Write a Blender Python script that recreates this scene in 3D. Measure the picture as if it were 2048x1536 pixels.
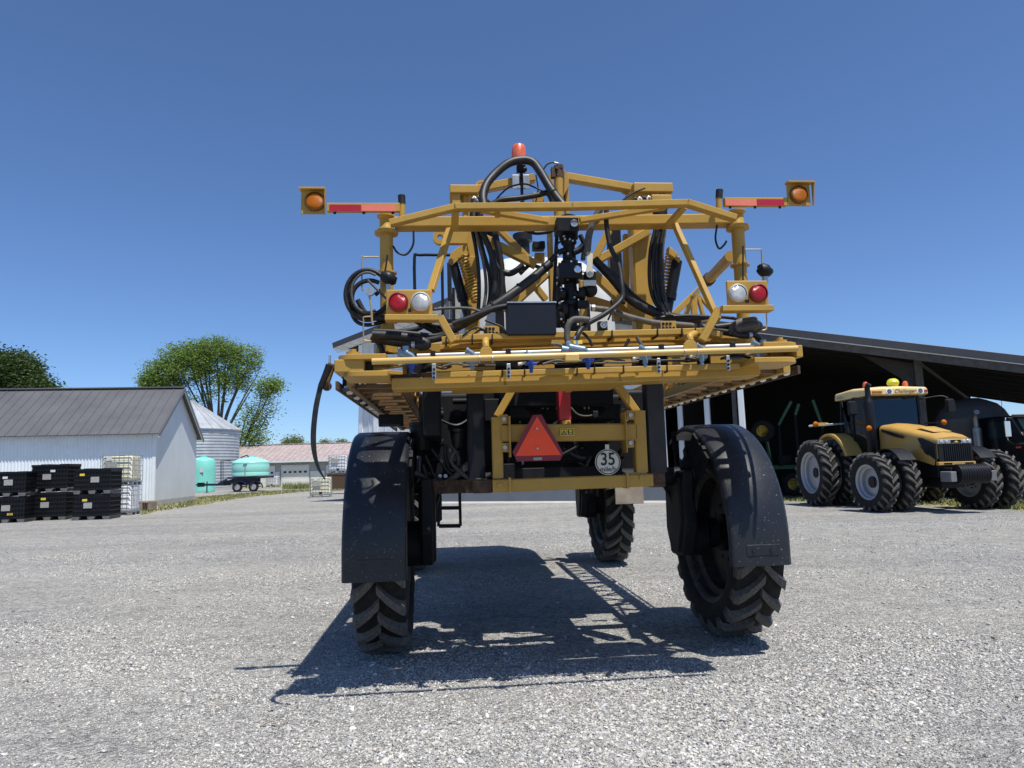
import bpy, bmesh, math, random
from mathutils import Vector, Matrix
rad = math.radians
scene = bpy.context.scene
for o in list(bpy.data.objects):
    bpy.data.objects.remove(o)

# ------------------------------------------------------------------ camera
FPX, CX, CY, CAMH = 1420.0, 1024.0, 768.0, 1.5
PITCH, ROLL = math.atan((932 - 768) / FPX), 0.0275
FWD = Vector((0, math.cos(PITCH), math.sin(PITCH)))
UP0 = Vector((0, -math.sin(PITCH), math.cos(PITCH)))
RT0 = Vector((1, 0, 0))
CUP = UP0 * math.cos(ROLL) + RT0 * math.sin(ROLL)
CRT = RT0 * math.cos(ROLL) - UP0 * math.sin(ROLL)
CAM = Vector((0, 0, CAMH))
cam_data = bpy.data.cameras.new('camera')
cam = bpy.data.objects.new('camera', cam_data)
scene.collection.objects.link(cam)
M = Matrix((CRT, CUP, -FWD)).transposed().to_4x4()
M.translation = CAM
cam.matrix_world = M
cam_data.sensor_width = 36.0
cam_data.lens = FPX / 2048 * 36.0
cam_data.clip_start = 0.05
cam_data.clip_end = 3000
scene.camera = cam

# ------------------------------------------------------------------ light
SUNV = Vector((0.51, -0.67, 2.18)).normalized()
world = bpy.data.worlds.new('World')
scene.world = world
world.use_nodes = True
wn, wl = world.node_tree.nodes, world.node_tree.links
wn.clear()
sky = wn.new('ShaderNodeTexSky')
sky.sky_type = 'NISHITA'
sky.sun_disc = False
sky.sun_elevation = math.asin(SUNV.z)
sky.sun_rotation = math.atan2(SUNV.x, SUNV.y)
sky.altitude = 0
sky.air_density = 0.75
sky.dust_density = 0.4
sky.ozone_density = 10.0
bg = wn.new('ShaderNodeBackground')
bg.inputs['Strength'].default_value = 0.11
wo = wn.new('ShaderNodeOutputWorld')
wl.new(sky.outputs[0], bg.inputs[0])
wl.new(bg.outputs[0], wo.inputs[0])
sun_data = bpy.data.lights.new('sun', 'SUN')
sun_data.energy = 4.2
sun_data.angle = rad(0.53)
sun_data.color = (1.0, 0.96, 0.89)
sun = bpy.data.objects.new('sun', sun_data)
scene.collection.objects.link(sun)
sun.location = SUNV * 60
sun.rotation_euler = SUNV.to_track_quat('Z', 'Y').to_euler()
scene.view_settings.view_transform = 'Standard'
scene.view_settings.look = 'None'
scene.view_settings.exposure = 0.45
scene.view_settings.gamma = 1.0
scene.view_settings.use_curve_mapping = False
scene.render.resolution_x, scene.render.resolution_y = 1024, 768

# ------------------------------------------------------------------ measuring helpers
def ray(px, py):
    return FWD + CRT * ((px - CX) / FPX) + CUP * ((CY - py) / FPX)
def G(px, py, z=0.0):
    d = ray(px, py)
    return CAM + d * ((z - CAMH) / d.z)
def U(px, py, Y):
    d = ray(px, py)
    return CAM + d * (Y / d.y)
class Frame:
    """A thing's own axes: origin on the ground, turned by yaw."""
    def __init__(s, x, y, yaw):
        s.o = Vector((x, y, 0)); s.yaw = yaw
        s.m = Matrix.Translation(s.o) @ Matrix.Rotation(yaw, 4, 'Z'); s.inv = s.m.inverted()
        s.c = s.inv @ CAM
    def dirl(s, px, py):
        return s.inv.to_3x3() @ ray(px, py)
    def __call__(s, px, py, y):
        d = s.dirl(px, py)
        return s.c + d * ((y - s.c.y) / d.y)
    def atx(s, px, py, x):
        d = s.dirl(px, py)
        return s.c + d * ((x - s.c.x) / d.x)
    def atz(s, px, py, z):
        d = s.dirl(px, py)
        return s.c + d * ((z - s.c.z) / d.z)
    def px(s, n, y):
        return n / FPX * (y - s.c.y)

# ------------------------------------------------------------------ materials
MATS = {}
def mat(name, col, rough=0.6, metal=0.0, var=0.12, scale=3.0, bump=0.0, bscale=60.0, dust=0.0,
        dustcol=(0.42, 0.39, 0.33), spec=0.5, emit=0.0, trans=0.0, alpha=1.0, coat=0.0, detail=6.0, rvar=0.12, ridges=0.0, specks=0.0):
    if name in MATS:
        return MATS[name]
    m = bpy.data.materials.new(name); m.use_nodes = True
    n, l = m.node_tree.nodes, m.node_tree.links
    b = n['Principled BSDF']
    tc = n.new('ShaderNodeTexCoord')
    nz = n.new('ShaderNodeTexNoise'); nz.inputs['Scale'].default_value = scale
    nz.inputs['Detail'].default_value = detail; nz.inputs['Roughness'].default_value = 0.62
    l.new(tc.outputs['Object'], nz.inputs['Vector'])
    rp = n.new('ShaderNodeValToRGB')
    rp.color_ramp.elements[0].position = 0.3; rp.color_ramp.elements[1].position = 0.7
    rp.color_ramp.elements[0].color = tuple(max(0, c * (1 - var)) for c in col) + (1,)
    rp.color_ramp.elements[1].color = tuple(min(1, c * (1 + var)) for c in col) + (1,)
    l.new(nz.outputs['Fac'], rp.inputs['Fac'])
    last = rp.outputs['Color']
    if dust > 0:
        n2 = n.new('ShaderNodeTexNoise'); n2.inputs['Scale'].default_value = scale * 2.7
        n2.inputs['Detail'].default_value = 10; n2.inputs['Roughness'].default_value = 0.7
        l.new(tc.outputs['Object'], n2.inputs['Vector'])
        mr = n.new('ShaderNodeMapRange')
        mr.inputs['From Min'].default_value = 0.46; mr.inputs['From Max'].default_value = 0.72
        mr.inputs['To Max'].default_value = dust
        l.new(n2.outputs['Fac'], mr.inputs['Value'])
        mx = n.new('ShaderNodeMix'); mx.data_type = 'RGBA'
        mx.inputs[7].default_value = tuple(dustcol) + (1,)
        l.new(mr.outputs[0], mx.inputs[0]); l.new(last, mx.inputs[6]); last = mx.outputs[2]
    if specks:
        ns = n.new('ShaderNodeTexNoise'); ns.inputs['Scale'].default_value = specks; ns.inputs['Detail'].default_value = 2
        l.new(tc.outputs['Object'], ns.inputs['Vector']); ms = n.new('ShaderNodeMapRange'); ms.inputs['From Min'].default_value = 0.68; ms.inputs['From Max'].default_value = 0.75; ms.inputs['To Max'].default_value = 0.6
        l.new(ns.outputs['Fac'], ms.inputs['Value']); mk = n.new('ShaderNodeMix'); mk.data_type = 'RGBA'; mk.inputs[7].default_value = (0.34, 0.34, 0.33, 1)
        l.new(ms.outputs[0], mk.inputs[0]); l.new(last, mk.inputs[6]); last = mk.outputs[2]
    l.new(last, b.inputs['Base Color'])
    r2 = n.new('ShaderNodeMapRange')
    r2.inputs['To Min'].default_value = max(0.02, rough - rvar); r2.inputs['To Max'].default_value = min(1, rough + rvar)
    l.new(nz.outputs['Fac'], r2.inputs['Value']); l.new(r2.outputs[0], b.inputs['Roughness'])
    b.inputs['Metallic'].default_value = metal
    b.inputs['Specular IOR Level'].default_value = spec
    if coat: b.inputs['Coat Weight'].default_value = coat; b.inputs['Coat Roughness'].default_value = 0.15
    if trans: b.inputs['Transmission Weight'].default_value = trans
    if alpha < 1: b.inputs['Alpha'].default_value = alpha
    if emit:
        b.inputs['Emission Color'].default_value = tuple(col) + (1,); b.inputs['Emission Strength'].default_value = emit
    if bump:
        n3 = n.new('ShaderNodeTexNoise'); n3.inputs['Scale'].default_value = bscale; n3.inputs['Detail'].default_value = 4
        l.new(tc.outputs['Object'], n3.inputs['Vector'])
        bp = n.new('ShaderNodeBump'); bp.inputs['Strength'].default_value = bump; bp.inputs['Distance'].default_value = 0.01
        l.new(n3.outputs['Fac'], bp.inputs['Height']); l.new(bp.outputs[0], b.inputs['Normal'])
    if ridges:
        wv = n.new('ShaderNodeTexWave'); wv.wave_type = 'BANDS'; wv.bands_direction = 'Z'; wv.inputs['Scale'].default_value = ridges; wv.inputs['Distortion'].default_value = 0.4
        l.new(tc.outputs['Object'], wv.inputs['Vector']); bp = n.new('ShaderNodeBump'); bp.inputs['Strength'].default_value = 0.35; bp.inputs['Distance'].default_value = 0.004
        l.new(wv.outputs['Fac'], bp.inputs['Height']); l.new(bp.outputs[0], b.inputs['Normal'])
    MATS[name] = m
    return m

YEL = mat('yellow_paint', (0.455, 0.272, 0.052), 0.45, var=0.12, scale=2.2, dust=0.30, dustcol=(0.26, 0.165, 0.07), bump=0.06, bscale=140, spec=0.32)
YELB = mat('pale_yellow_pipe_paint', (0.60, 0.39, 0.11), 0.34, var=0.06, scale=2.0, dust=0.15, dustcol=(0.38, 0.27, 0.14))
YELD = mat('dark_brown_yellow_paint', (0.15, 0.078, 0.022), 0.6, var=0.35, scale=9, dust=0.6, dustcol=(0.05, 0.032, 0.018), bump=0.2, bscale=80)  # darker, browner yellow for boom members and slats
RUST = mat('rusty_muddy_steel', (0.060, 0.035, 0.022), 0.85, var=0.5, scale=14, dust=0.5, dustcol=(0.22, 0.14, 0.07), bump=0.4, bscale=60)
BLK = mat('black_paint', (0.008, 0.009, 0.012), 0.45, var=0.25, scale=4, dust=0.10, dustcol=(0.06, 0.055, 0.05), spec=0.25)
BLKP = mat('black_plastic', (0.009, 0.0095, 0.011), 0.5, var=0.2, scale=6, dust=0.08, dustcol=(0.09, 0.08, 0.07), bump=0.08, bscale=90, spec=0.3)
FEND = mat('fender_plastic', (0.013, 0.015, 0.020), 0.40, var=0.2, scale=3, dust=0.14, dustcol=(0.05, 0.05, 0.055), bump=0.05, bscale=120, spec=0.4, specks=75.0)
HOSE = mat('hose_rubber', (0.009, 0.009, 0.010), 0.50, var=0.2, scale=8, dust=0.30, dustcol=(0.09, 0.08, 0.065), spec=0.4)
HOSEG = mat('worn_hose_rubber', (0.07, 0.065, 0.058), 0.62, var=0.25, scale=10, dust=0.5, dustcol=(0.20, 0.18, 0.14), bump=0.15, bscale=120)
CHAS = mat('dark_chassis_steel', (0.006, 0.0065, 0.009), 0.6, var=0.4, scale=5, dust=0.30, dustcol=(0.030, 0.025, 0.020), spec=0.25)
TYRE = mat('tyre_rubber', (0.012, 0.0117, 0.0115), 0.8, var=0.25, scale=5, dust=0.40, dustcol=(0.050, 0.046, 0.040), bump=0.12, bscale=80, spec=0.25)
TREAD = mat('worn_tread_rubber', (0.075, 0.070, 0.064), 0.9, var=0.55, scale=45, dust=0.6, dustcol=(0.22, 0.205, 0.18), bump=0.3, bscale=160)
RIMD = mat('dark_rim_steel', (0.022, 0.021, 0.02), 0.6, var=0.3, scale=5, dust=0.6, dustcol=(0.12, 0.10, 0.075))
RIMS = mat('silver_rim_paint', (0.33, 0.34, 0.36), 0.42, metal=0.2, var=0.08, scale=3, dust=0.15, dustcol=(0.25, 0.23, 0.20))
TANKW = mat('white_poly_tank', (0.58, 0.58, 0.55), 0.42, var=0.05, scale=2, dust=0.2, dustcol=(0.5, 0.47, 0.40))
STEEL = mat('galvanised_steel', (0.42, 0.44, 0.46), 0.42, metal=0.7, var=0.15, scale=12)
CHROME = mat('bright_metal', (0.7, 0.7, 0.7), 0.15, metal=1.0, var=0.05)
WPIPE = mat('white_nozzle_pipe', (0.72, 0.71, 0.68), 0.35, metal=0.15, var=0.08, scale=5, dust=0.2)
BLUEP = mat('blue_nozzle_plastic', (0.02, 0.07, 0.34), 0.4, var=0.15)
BLUEG = mat('blue_grey_fitting', (0.20, 0.28, 0.36), 0.35, metal=0.3, var=0.2, scale=20)
CREAM = mat('cream_plastic', (0.66, 0.60, 0.44), 0.5, var=0.1)
REDL = mat('red_lens', (0.34, 0.004, 0.012), 0.2, var=0.25, scale=22, coat=0.15, spec=0.35, ridges=60)
WHTL = mat('clear_lens', (0.50, 0.51, 0.50), 0.15, var=0.30, scale=14, coat=0.5, metal=0.25, ridges=55)
AMBL = mat('amber_lens', (0.47, 0.125, 0.004), 0.35, var=0.2, scale=18, spec=0.2, ridges=70)
ORNG = mat('orange_beacon_plastic', (0.62, 0.085, 0.02), 0.4, var=0.2, scale=20, dust=0.3, dustcol=(0.75, 0.62, 0.55), coat=0.3)
REDR = mat('red_reflective_tape', (0.42, 0.012, 0.03), 0.35, var=0.08)
SALM = mat('faded_orange_reflective_tape', (0.78, 0.20, 0.13), 0.4, var=0.06)
SMVO = mat('fluorescent_orange_sheet', (0.95, 0.075, 0.012), 0.45, var=0.06, scale=4)
SMVR = mat('dark_red_reflective_border', (0.20, 0.006, 0.018), 0.38, var=0.1)
RED = mat('red_cylinder_paint', (0.40, 0.012, 0.02), 0.4, var=0.1, dust=0.1)
INK = mat('black_print', (0.01, 0.01, 0.01), 0.6, var=0.0)
SIGNW = mat('cream_sign_face', (0.62, 0.60, 0.50), 0.5, var=0.05, dust=0.15)
STICK = mat('yellow_sticker', (0.75, 0.56, 0.06), 0.45, var=0.05)
GLASS = mat('dark_tinted_glass', (0.018, 0.03, 0.035), 0.06, var=0.1, spec=0.8, rvar=0.03)
LABEL = mat('white_paper_label', (0.62, 0.62, 0.60), 0.6, var=0.2, scale=9)
LABELG = mat('grey_faded_label', (0.33, 0.33, 0.30), 0.6, var=0.25, scale=14)

# ------------------------------------------------------------------ mesh helpers
def frame_from(axis, up=Vector((0, 0, 1))):
    z = Vector(axis).normalized()
    up = Vector(up)
    if abs(z.dot(up.normalized())) > 0.98:
        up = Vector((0, 1, 0)) if abs(z.y) < 0.9 else Vector((1, 0, 0))
    x = up.cross(z).normalized(); y = z.cross(x).normalized()
    return x, y, z
def catmull(pts, sub=5):
    pts = [Vector(p) for p in pts]
    if len(pts) < 3 or sub < 2: return pts
    P = [pts[0] * 2 - pts[1]] + pts + [pts[-1] * 2 - pts[-2]]
    out = []
    for i in range(1, len(P) - 2):
        a, b, c, d = P[i - 1:i + 3]
        for k in range(sub):
            t = k / sub
            out.append(0.5 * (2 * b + (c - a) * t + (2 * a - 5 * b + 4 * c - d) * t * t + (3 * b - a - 3 * c + d) * t ** 3))
    out.append(pts[-1])
    return out
class MB:
    def __init__(s): s.v = []; s.f = []
    def add(s, vs, fs):
        k = len(s.v); s.v += [tuple(p) for p in vs]; s.f += [tuple(i + k for i in q) for q in fs]; return s
    def box(s, c, size, R=None):
        c = Vector(c); h = Vector(size) / 2; vs = []
        for x in (-1, 1):
            for y in (-1, 1):
                for z in (-1, 1):
                    p = Vector((x * h.x, y * h.y, z * h.z))
                    vs.append(c + (R @ p if R else p))
        return s.add(vs, [(0, 1, 3, 2), (4, 6, 7, 5), (0, 4, 5, 1), (2, 3, 7, 6), (0, 2, 6, 4), (1, 5, 7, 3)])
    def bb(s, x0, x1, y0, y1, z0, z1):
        return s.box(((x0 + x1) / 2, (y0 + y1) / 2, (z0 + z1) / 2), (abs(x1 - x0), abs(y1 - y0), abs(z1 - z0)))
    def loft(s, rings, cap=True, closed=True):
        n = len(rings[0]); vs = [p for r in rings for p in r]; fs = []
        for i in range(len(rings) - 1):
            for j in range(n if closed else n - 1):
                a, b = i * n + j, i * n + (j + 1) % n
                fs.append((a, b, b + n, a + n))
        if cap and closed:
            fs.append(tuple(range(n - 1, -1, -1))); k = (len(rings) - 1) * n; fs.append(tuple(range(k, k + n)))
        return s.add(vs, fs)
    def beam(s, p0, p1, w, h, up=(0, 0, 1), r=None, w1=None, h1=None):
        """rectangular section with rounded corners; w across, h along up"""
        p0, p1 = Vector(p0), Vector(p1)
        x, y, z = frame_from(p1 - p0, up)
        rings = []
        for p, ww, hh in ((p0, w, h), (p1, w1 or w, h1 or h)):
            rr = min(ww, hh) * 0.09 if r is None else r
            ring = []
            for sx, sy, first in ((1, 1, 0), (-1, 1, 1), (-1, -1, 0), (1, -1, 1)):
                q = [x * (sx * ww / 2) + y * (sy * (hh / 2 - rr)), x * (sx * (ww / 2 - rr)) + y * (sy * hh / 2)]
                if first: q.reverse()
                ring += [p + k for k in q]
            rings.append(ring)
        return s.loft(rings)
    def tube(s, pts, r, n=10, sub=5, r1=None, cap=True, closed=False):
        pts = catmull(pts, sub)
        if closed: pts = pts[:-1] if (pts[0] - pts[-1]).length < 1e-6 else pts
        L = len(pts); rings = []; x = None
        for i, p in enumerate(pts):
            t = (pts[min(i + 1, L - 1)] - pts[max(i - 1, 0)])
            if t.length < 1e-9: t = Vector((0, 0, 1))
            t.normalize()
            if x is None: x = frame_from(t)[0]
            else:
                x = x - t * x.dot(t)
                x = x.normalized() if x.length > 1e-6 else frame_from(t)[0]
            y = t.cross(x); rr = r if r1 is None else r + (r1 - r) * i / max(1, L - 1)
            rings.append([p + (x * math.cos(2 * math.pi * k / n) + y * math.sin(2 * math.pi * k / n)) * rr for k in range(n)])
        return s.loft(rings, cap)
    def lathe(s, prof, n=24, c=(0, 0, 0), axis=(0, 0, 1), a0=0, a1=360, up=(0, 1, 0), cap=True):
        """profile of (radius, along-axis) pairs"""
        c = Vector(c); x, y, z = frame_from(axis, up); full = abs(a1 - a0) >= 360
        m = n if full else n + 1; rings = []
        for (r, h) in prof:
            rings.append([c + z * h + (x * math.cos(rad(a0 + (a1 - a0) * k / n)) + y * math.sin(rad(a0 + (a1 - a0) * k / n))) * max(r, 1e-5) for k in range(m)])
        return s.loft(rings, cap=cap and full and (prof[0][0] > 1e-4 or prof[-1][0] > 1e-4), closed=full)
    def prism(s, pts, ext):
        """polygon (3-D points) pushed along ext"""
        pts = [Vector(p) for p in pts]; ext = Vector(ext); n = len(pts)
        vs = pts + [p + ext for p in pts]
        fs = [tuple(range(n - 1, -1, -1)), tuple(range(n, 2 * n))] + [(i, (i + 1) % n, n + (i + 1) % n, n + i) for i in range(n)]
        return s.add(vs, fs)
    def disc(s, c, r, axis, t, n=24):
        return s.lathe([(r, -t / 2), (r, t / 2)], n, c, axis)
    def ball(s, c, r, n=14, sq=1.0, axis=(0, 0, 1)):
        return s.lathe([(r * math.sin(math.pi * i / 8), -r * sq * math.cos(math.pi * i / 8)) for i in range(9)], n, c, axis)

def obj(name, mb, material, parent=None, label=None, bevel=0.0, smooth=35, cat=None, group=None, kind=None, bseg=2):
    if isinstance(mb, MB):
        me = bpy.data.meshes.new(name); me.from_pydata(mb.v, [], mb.f); me.update()
        b2 = bmesh.new(); b2.from_mesh(me); bmesh.ops.recalc_face_normals(b2, faces=b2.faces); b2.to_mesh(me); b2.free()
        if smooth and not bevel:
            me.shade_smooth(); me.set_sharp_from_angle(angle=rad(smooth))
        me.materials.append(material)
    else:
        me = mb
    o = bpy.data.objects.new(name, me); scene.collection.objects.link(o)
    if parent: o.parent = parent
    if label: o['label'] = label
    if cat: o['category'] = cat
    if group: o['group'] = group
    if kind: o['kind'] = kind
    if bevel:
        md = o.modifiers.new('bevel', 'BEVEL'); md.width = bevel; md.segments = bseg; md.limit_method = 'ANGLE'
        md.angle_limit = rad(40); md.harden_normals = True
        me.shade_smooth()
    return o
def thing(name, label, cat, loc=(0, 0, 0), rz=0.0, group=None):
    o = bpy.data.objects.new(name, None); scene.collection.objects.link(o)
    o.empty_display_size = 0.3
    o.location = loc; o.rotation_euler = (0, 0, rz); o['label'] = label; o['category'] = cat
    if group: o['group'] = group
    return o
def copy_tree(o, parent=None, loc=None, rz=None, label=None):
    c = o.copy(); scene.collection.objects.link(c); c.parent = parent
    if loc is not None: c.location = loc
    if rz is not None: c.rotation_euler = (0, 0, rz)
    if label: c['label'] = label
    for ch in list(o.children):
        copy_tree(ch, c)
    return c
def text_mesh(name, s, size, material, parent, loc, rot, depth=0.0015, shear=0.0, bold=0.0, align='CENTER', sx=1.0):
    cu = bpy.data.curves.new(name, 'FONT'); cu.body = s; cu.size = size; cu.extrude = depth
    cu.align_x = align; cu.align_y = 'CENTER'; cu.shear = shear; cu.offset = bold
    t = bpy.data.objects.new(name, cu); scene.collection.objects.link(t)
    dg = bpy.context.evaluated_depsgraph_get(); dg.update()
    me = bpy.data.meshes.new_from_object(t.evaluated_get(dg))
    bpy.data.objects.remove(t); bpy.data.curves.remove(cu)
    me.materials.clear(); me.materials.append(material)
    o = bpy.data.objects.new(name, me); scene.collection.objects.link(o); o.parent = parent
    o.location = loc; o.rotation_euler = rot; o.scale = (sx, 1, 1)
    return o

# ------------------------------------------------------------------ wheels
def make_tyre(R, W, rr, N, lug=0.045, lw=0.075, sweep=0.20):
    """agricultural tyre on the x axis: carcass and chevron lugs. Returns (carcass, lugs)"""
    a = MB(); h = W / 2
    Rc = R - lug
    prof = [(rr, -h * 0.80), (rr + 0.02, -h * 0.92), (rr + (Rc - rr) * 0.35, -h * 1.02), (rr + (Rc - rr) * 0.7, -h * 1.0),
            (Rc * 0.965, -h * 0.93), (Rc * 0.992, -h * 0.7), (Rc, -h * 0.3), (Rc, h * 0.3), (Rc * 0.992, h * 0.7), (Rc * 0.965, h * 0.93),
            (rr + (Rc - rr) * 0.7, h * 1.0), (rr + (Rc - rr) * 0.35, h * 1.02), (rr + 0.02, h * 0.92), (rr, h * 0.80)]
    a.lathe(prof, 56, axis=(1, 0, 0), cap=False)
    b = MB()
    for i in range(N):
        for sd in (-1, 1):
            ph0 = 2 * math.pi * (i + (0.5 if sd > 0 else 0)) / N
            rings = []
            for t, rad_t, rb, wd in ((0.0, R, Rc - 0.02, 0.9), (0.35, R, Rc - 0.02, 0.92), (0.7, R * 0.996, Rc * 0.98, 1.0), (0.95, R * 0.985, Rc * 0.95, 1.12), (1.06, R * 0.945, Rc * 0.91, 1.15), (1.04, R * 0.895, Rc * 0.885, 1.1)):
                x = sd * h * (-0.04 + min(t, 1.06)) * 0.99
                ph = ph0 - sweep * (min(t, 1.0) ** 0.85) - (0.015 if t > 1 else 0)
                w = lw * wd / 2
                ring = []
                for rr_, dw in ((rb, 1.15), (rad_t, 0.88)):
                    for q in (-1, 1) if rr_ == rb else (1, -1):
                        an = ph + q * w * dw / R
                        ring.append(Vector((x, -rr_ * math.cos(an), rr_ * math.sin(an))))
                rings.append(ring)
            b.loft(rings)
    return a, b
def make_rim(rr, W, dish=0.35, n=40, face=1, hub=0.16, bolts=10):
    """rim with barrel, drop centre and disc; face = +1/-1 side the dish faces"""
    h = W / 2 * 0.86; d = h * dish * face
    a = MB()
    a.lathe([(rr + 0.015, -h), (rr - 0.01, -h * 0.96), (rr - 0.04, -h * 0.8), (rr - 0.05, -h * 0.5), (rr - 0.10, -h * 0.35), (rr - 0.10, h * 0.35), (rr - 0.05, h * 0.5), (rr - 0.04, h * 0.8), (rr - 0.01, h * 0.96), (rr + 0.015, h)], n, axis=(1, 0, 0), cap=False)
    a.lathe([(rr - 0.10, d), (rr * 0.62, d * 0.7), (rr * 0.42, d * 0.35), (hub, d * 0.30), (0.0, d * 0.30)], n, axis=(1, 0, 0), cap=False)
    a.lathe([(rr - 0.10, d + 0.012), (rr * 0.62, d * 0.7 + 0.012), (rr * 0.42, d * 0.35 + 0.012), (0.0, d * 0.30 + 0.012)], n, axis=(1, 0, 0), cap=False)
    hb = MB(); s = face
    hb.lathe([(hub, d * 0.3 - 0.04 * s), (hub, d * 0.3 + 0.05 * s), (hub * 0.8, d * 0.3 + 0.08 * s), (0, d * 0.3 + 0.08 * s)], 20, axis=(1, 0, 0))
    for k in range(bolts):
        t = 2 * math.pi * k / bolts
        hb.disc((d * 0.33 + 0.02 * s, math.cos(t) * hub * 1.45, math.sin(t) * hub * 1.45), 0.018, (1, 0, 0), 0.05, 6)
    return a, hb
WHEEL_CACHE = {}
def wheel(parent, c, R, W, rr, N, face=1, rim=None, key=None, rz=0.0, spin=0.0, lug=0.045, lw=0.075, sweep=0.2, hubm=None, dish=0.35):
    k = (key, face)
    if k not in WHEEL_CACHE:
        a, b = make_tyre(R, W, rr, N, lug, lw, sweep); r, hb = make_rim(rr, W, face=face, dish=dish)
        o = obj('wheel', r, rim or RIMS, parent)
        obj('tyre', a, TYRE, o); obj('tread', b, TREAD, o, smooth=25); obj('hub', hb, hubm or BLK, o)
        WHEEL_CACHE[k] = o
    else:
        o = copy_tree(WHEEL_CACHE[k], parent)
    o.location = c; o.rotation_euler = (spin, 0, rz)
    return o
# ================================================================== GROUND
def ground_material():
    m = bpy.data.materials.new('gravel_ground'); m.use_nodes = True
    n, l = m.node_tree.nodes, m.node_tree.links; b = n['Principled BSDF']
    tc = n.new('ShaderNodeTexCoord')
    def noise(sc, det=5, ro=0.6):
        q = n.new('ShaderNodeTexNoise'); q.inputs['Scale'].default_value = sc; q.inputs['Detail'].default_value = det
        q.inputs['Roughness'].default_value = ro; l.new(tc.outputs['Object'], q.inputs['Vector']); return q
    def vor(sc):
        q = n.new('ShaderNodeTexVoronoi'); q.inputs['Scale'].default_value = sc; l.new(tc.outputs['Object'], q.inputs['Vector']); return q
    def ramp(src, e):
        r = n.new('ShaderNodeValToRGB'); r.color_ramp.elements[0].position = e[0][0]; r.color_ramp.elements[0].color = e[0][1] + (1,)
        r.color_ramp.elements[1].position = e[-1][0]; r.color_ramp.elements[1].color = e[-1][1] + (1,)
        for p, c in e[1:-1]:
            q = r.color_ramp.elements.new(p); q.color = c + (1,)
        l.new(src, r.inputs['Fac']); return r
    def mix(fac, a, c, mode='MIX'):
        x = n.new('ShaderNodeMix'); x.data_type = 'RGBA'; x.blend_type = mode
        if isinstance(fac, float): x.inputs[0].default_value = fac
        else: l.new(fac, x.inputs[0])
        l.new(a, x.inputs[6])
        if isinstance(c, tuple): x.inputs[7].default_value = c + (1,)
        else: l.new(c, x.inputs[7])
        return x.outputs[2]
    v1, v2 = vor(38), vor(85)
    stone = ramp(v1.outputs['Color'], [(0.0, (0.13, 0.13, 0.13)), (0.45, (0.34, 0.335, 0.325)), (1.0, (0.66, 0.65, 0.63))])
    stone2 = ramp(v2.outputs['Color'], [(0.0, (0.15, 0.15, 0.145)), (0.5, (0.36, 0.355, 0.34)), (1.0, (0.66, 0.65, 0.62))])
    c = mix(0.5, stone.outputs[0], stone2.outputs[0])
    big = noise(0.35, 6, 0.55)                       # dusty and stony patches
    dust = ramp(big.outputs['Fac'], [(0.40, (0, 0, 0)), (0.66, (1, 1, 1))])
    dm = n.new('ShaderNodeMath'); dm.operation = 'MULTIPLY'; dm.inputs[1].default_value = 0.7; l.new(dust.outputs[0], dm.inputs[0])
    c = mix(dm.outputs[0], c, (0.43, 0.415, 0.375))
    tracks = n.new('ShaderNodeTexNoise'); tracks.inputs['Scale'].default_value = 0.5; tracks.inputs['Detail'].default_value = 5
    mp = n.new('ShaderNodeMapping'); mp.inputs['Rotation'].default_value = (0, 0, rad(-14)); mp.inputs['Scale'].default_value = (0.16, 1.0, 1.0)
    l.new(tc.outputs['Object'], mp.inputs['Vector']); l.new(mp.outputs[0], tracks.inputs['Vector'])
    tr = ramp(tracks.outputs['Fac'], [(0.38, (0.78, 0.78, 0.79)), (0.62, (1.12, 1.11, 1.08))])
    c = mix(0.6, c, tr.outputs[0], 'MULTIPLY')
    for sc_, lo_, hi_ in ((3.2, 0.76, 1.22), (14.0, 0.58, 1.36)):
        mo = noise(sc_, 7, 0.7)
        mr_ = ramp(mo.outputs['Fac'], [(0.34, (lo_, lo_, lo_ * 1.01)), (0.66, (hi_, hi_ * .995, hi_ * .975))])
        c = mix(0.9, c, mr_.outputs[0], 'MULTIPLY')
    rusty = noise(0.9, 5, 0.6)
    ru = ramp(rusty.outputs['Fac'], [(0.66, (0, 0, 0)), (0.76, (0.5, 0.5, 0.5))])
    c = mix(ru.outputs[0], c, (0.36, 0.29, 0.19))
    l.new(c, b.inputs['Base Color']); b.inputs['Roughness'].default_value = 0.95; b.inputs['Specular IOR Level'].default_value = 0.2
    hs = n.new('ShaderNodeMath'); hs.operation = 'MULTIPLY_ADD'; hs.inputs[1].default_value = -0.9; l.new(v1.outputs['Distance'], hs.inputs[0])
    h2 = n.new('ShaderNodeMath'); h2.operation = 'MULTIPLY'; h2.inputs[1].default_value = -0.45; l.new(v2.outputs['Distance'], h2.inputs[0])
    l.new(h2.outputs[0], hs.inputs[2])
    bp = n.new('ShaderNodeBump'); bp.inputs['Strength'].default_value = 1.0; bp.inputs['Distance'].default_value = 0.035
    l.new(hs.outputs[0], bp.inputs['Height']); l.new(bp.outputs[0], b.inputs['Normal'])
    return m
random.seed(7)
def hgt(x, y):
    return 0.0
gm = MB()
xs = [-900, -300, -120, -60] + [-40 + i * 2 for i in range(41)] + [60, 120, 300, 900]
ys = [-60, -20] + [-4 + i * 2 for i in range(47)] + [120, 200, 400, 1200]
gm.add([(x, y, 0) for y in ys for x in xs], [(j * len(xs) + i, j * len(xs) + i + 1, (j + 1) * len(xs) + i + 1, (j + 1) * len(xs) + i) for j in range(len(ys) - 1) for i in range(len(xs) - 1)])
obj('gravel_ground', gm, ground_material(), kind='structure')

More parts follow.
